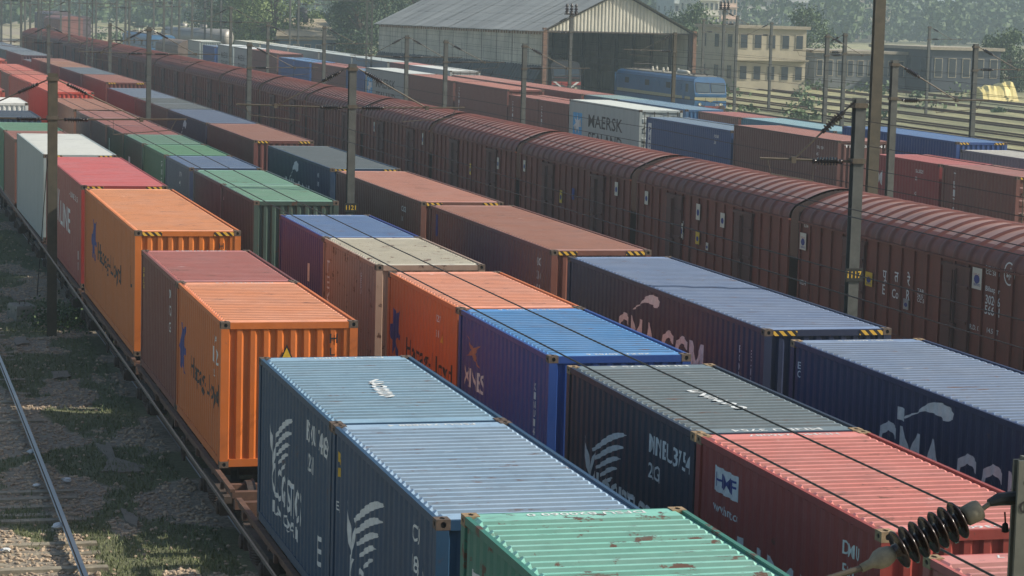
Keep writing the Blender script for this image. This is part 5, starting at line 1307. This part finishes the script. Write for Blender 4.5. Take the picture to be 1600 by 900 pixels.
# ------------------------------------------------------------------ near ground detail
rnd = random.Random(11)
stone_m = plain('ballast_stone', (166, 147, 124), .9, var=.4, scale=3)
sm2 = MB(); ICO = [(0,0,1),(.9,0,.4),(.28,.85,.4),(-.72,.53,.4),(-.72,-.53,.4),(.28,-.85,.4),(.72,.53,-.4),(-.28,.85,-.4),(-.9,0,-.4),(-.28,-.85,-.4),(.72,-.53,-.4),(0,0,-1)]
IF = [(0,1,2),(0,2,3),(0,3,4),(0,4,5),(0,5,1),(1,6,2),(2,7,3),(3,8,4),(4,9,5),(5,10,1),(6,7,2),(7,8,3),(8,9,4),(9,10,5),(10,6,1)]
cnt = 0
while cnt < 15000:
    X = rnd.uniform(-.5, 6.1); y = 36+78*rnd.random()**1.5
    g_ = grassiness(X, y)
    if g_ > .52 and rnd.random() < .93: continue
    s_ = rnd.uniform(.018, .05)*(1.4 if rnd.random() < .06 else 1); p = wpos(X, y, -.24+hummock(X, y)+s_*.3); n0 = len(sm2.v); rz = rnd.uniform(0, 6.28); ca, sa = math.cos(rz), math.sin(rz)
    ex, ey, ez = rnd.uniform(.8, 1.5), rnd.uniform(.7, 1.1), rnd.uniform(.5, .9)
    for a, b, c_ in ICO:
        j_ = rnd.uniform(.8, 1.15); a, b, c_ = a*ex*s_*j_, b*ey*s_*j_, c_*ez*s_*j_; sm2.v.append((p.x+a*ca-b*sa, p.y+a*sa+b*ca, p.z+c_))
    for f_ in IF: sm2.f.append(tuple(n0+i for i in f_))
    cnt += 1
o = sm2.build('ballast_stones', stone_m); o['kind'] = 'stuff'; o['label'] = 'loose ballast stones'
grass_m = leafmat('grass_blades', (.07, .09, .035), (.14, .16, .07))
gb = MB(); cnt = 0
while cnt < 42000:
    X = rnd.uniform(-.5, 6.0); y = 36+70*rnd.random()**1.5
    g_ = grassiness(X, y)
    if g_ < .5 or rnd.random() > (g_-.42)*5: continue
    p = wpos(X, y, -.24+hummock(X, y)); h_ = rnd.uniform(.03, .09)*(1.7 if rnd.random() < .1 else 1); a = rnd.uniform(0, 6.28); w_ = rnd.uniform(.008, .02); lx, ly_ = rnd.gauss(0, .03), rnd.gauss(0, .03)
    gb.poly([(p.x-math.cos(a)*w_, p.y-math.sin(a)*w_, p.z-.01), (p.x+math.cos(a)*w_, p.y+math.sin(a)*w_, p.z-.01), (p.x+lx, p.y+ly_, p.z+h_)])
    cnt += 1
o = gb.build('grass', grass_m); o['kind'] = 'stuff'; o['label'] = 'short grass beside the shaded track'
def gp(u, v, h=-.22):
    d = ray(u, v); y = 50.0
    for i in range(50): t = (h+cz(y)-H_CAM)/d.z; y = d.y*t
    return Vector((d.x*t, y, h+cz(y)))
def slab(uvs, label, z=-.022):
    pts = [gp(u, v) for u, v in uvs]; mb = MB(); c = sum(pts, Vector())/len(pts)
    ring = []
    for i, p in enumerate(pts):
        q = pts[(i+1) % len(pts)]
        for k in range(4): r_ = p.lerp(q, k/4); r_ = r_+(r_-c)*rnd.uniform(-.22, .12); ring.append(r_)
    top = [(p.x, p.y, p.z+z+.03) for p in ring]; mb.poly(top)
    for i in range(len(ring)):
        a, b = ring[i], ring[(i+1) % len(ring)]; mb.quad((a.x, a.y, a.z-.08), (b.x, b.y, b.z-.08), (b.x, b.y, b.z+z+.03), (a.x, a.y, a.z+z+.03))
    o = mb.build('cement_patch', plain('old_cement', (124, 116, 102), .9, var=.18, scale=2)); tag(o, label, 'patch')
slab([(150, 692), (172, 690), (180, 715), (225, 728), (218, 737), (158, 737), (168, 718)], 'pale cement patch in the grass, largest of the three')
slab([(186, 792), (200, 798), (218, 812), (214, 822), (196, 816)], 'small pale cement patch near the bottom edge'); slab([(78, 580), (108, 578), (112, 588), (84, 592)], 'small grey cement patch near the shaded track'); slab([(20, 528), (40, 526), (46, 536), (24, 540)], 'grey flat slab left of the olive mast foot')
q = gp(36, 497); root = empty('concrete_block', q, (0, 0, R(12))); tag(root, 'weathered concrete anchor block with metal loop, left of the olive mast', 'block')
mb = MB(); n0 = len(mb.v)
for z_, s_ in ((-.1, 1.0), (.34, .94), (.40, .86)):
    for x_, y_ in ((-.32, -.45), (.32, -.45), (.32, .65), (-.32, .65)): mb.v.append((x_*s_, y_*s_, z_))
for k in range(2):
    for i in range(4): a = n0+k*4+i; b = n0+k*4+(i+1) % 4; mb.f.append((a, b, b+4, a+4))
mb.f.append((n0+8, n0+9, n0+10, n0+11)); mb.build('block', plain('block_concrete', (128, 124, 112), .9, var=.3, scale=4), root)
mb = MB(); mb.tube([(-.08, .1, .38), (-.08, .1, .5), (.08, .1, .5), (.08, .1, .38)], .015, 6); mb.build('loop', railside_mat, root)
def bag(u, v, s, label):
    p = gp(u, v); r_ = random.Random(int(u)); bm = bmesh.new(); bmesh.ops.create_icosphere(bm, subdivisions=2, radius=s)
    for vv in bm.verts: vv.co = Vector((vv.co.x*1.3, vv.co.y, vv.co.z*.6))*r_.uniform(.65, 1.2)
    m = bpy.data.meshes.new('plastic_bag'); bm.to_mesh(m); bm.free(); o = mobj('plastic_bag', m, plain('bag_plastic', (200, 204, 204), .4, var=.1)); o.location = p+Vector((0, 0, s*.4)); tag(o, label, 'litter')
bag(92, 826, .11, 'crumpled white plastic bag beside the bright rail, nearest of the litter'); bag(50, 708, .08, 'white scrap beside the rail, middle of the left edge'); bag(104, 752, .08, 'pale flattened scrap right of the rail'); bag(58, 760, .06, 'grey paper scrap left of the rail'); bag(8, 862, .07, 'white scrap in the sunlit ballast at bottom left')
# bush at the foot of the olive mast
q = gp(100, 508); root = empty('bush', q); tag(root, 'low green bush at the foot of the olive mast', 'bush'); mb = MB()
for i in range(1500):
    dd = Vector((rnd.gauss(0, .5), rnd.gauss(0, .75), abs(rnd.gauss(0, .28)))); a = Vector((rnd.gauss(0, 1), rnd.gauss(0, 1), rnd.gauss(0, 1))).normalized(); b = a.orthogonal().normalized(); e = a.cross(b); w_ = rnd.uniform(.03, .06)
    mb.poly([tuple(dd+b*w_), tuple(dd+e*w_*.7), tuple(dd-b*w_), tuple(dd-e*w_*.7)])
mb.build('foliage', leaf_m, root)
mb = MB()
for i in range(6): a = i; mb.tube([(0, 0, -.05), (.3*math.cos(a), .4*math.sin(a), .35)], .012, 4)
mb.build('stem', bark, root)

# ------------------------------------------------------------------ haze
hz_ = MB(); hz_.box(-1500, 1900, -120, 1650, -1.6, 36); t = bpy.data.materials.new('haze_air'); t.use_nodes = True
nt = t.node_tree; nt.nodes.remove(nt.nodes['Principled BSDF']); pv = nt.nodes.new('ShaderNodeVolumePrincipled')
pv.inputs['Color'].default_value = (.70, .87, .93, 1); pv.inputs['Density'].default_value = HAZE_DENSITY; pv.inputs['Anisotropy'].default_value = .2
nt.links.new(pv.outputs[0], nt.nodes['Material Output'].inputs['Volume'])
hm = hz_.mesh('haze'); hm.materials.append(t); o = bpy.data.objects.new('haze', hm); COL.objects.link(o); o['kind'] = 'stuff'
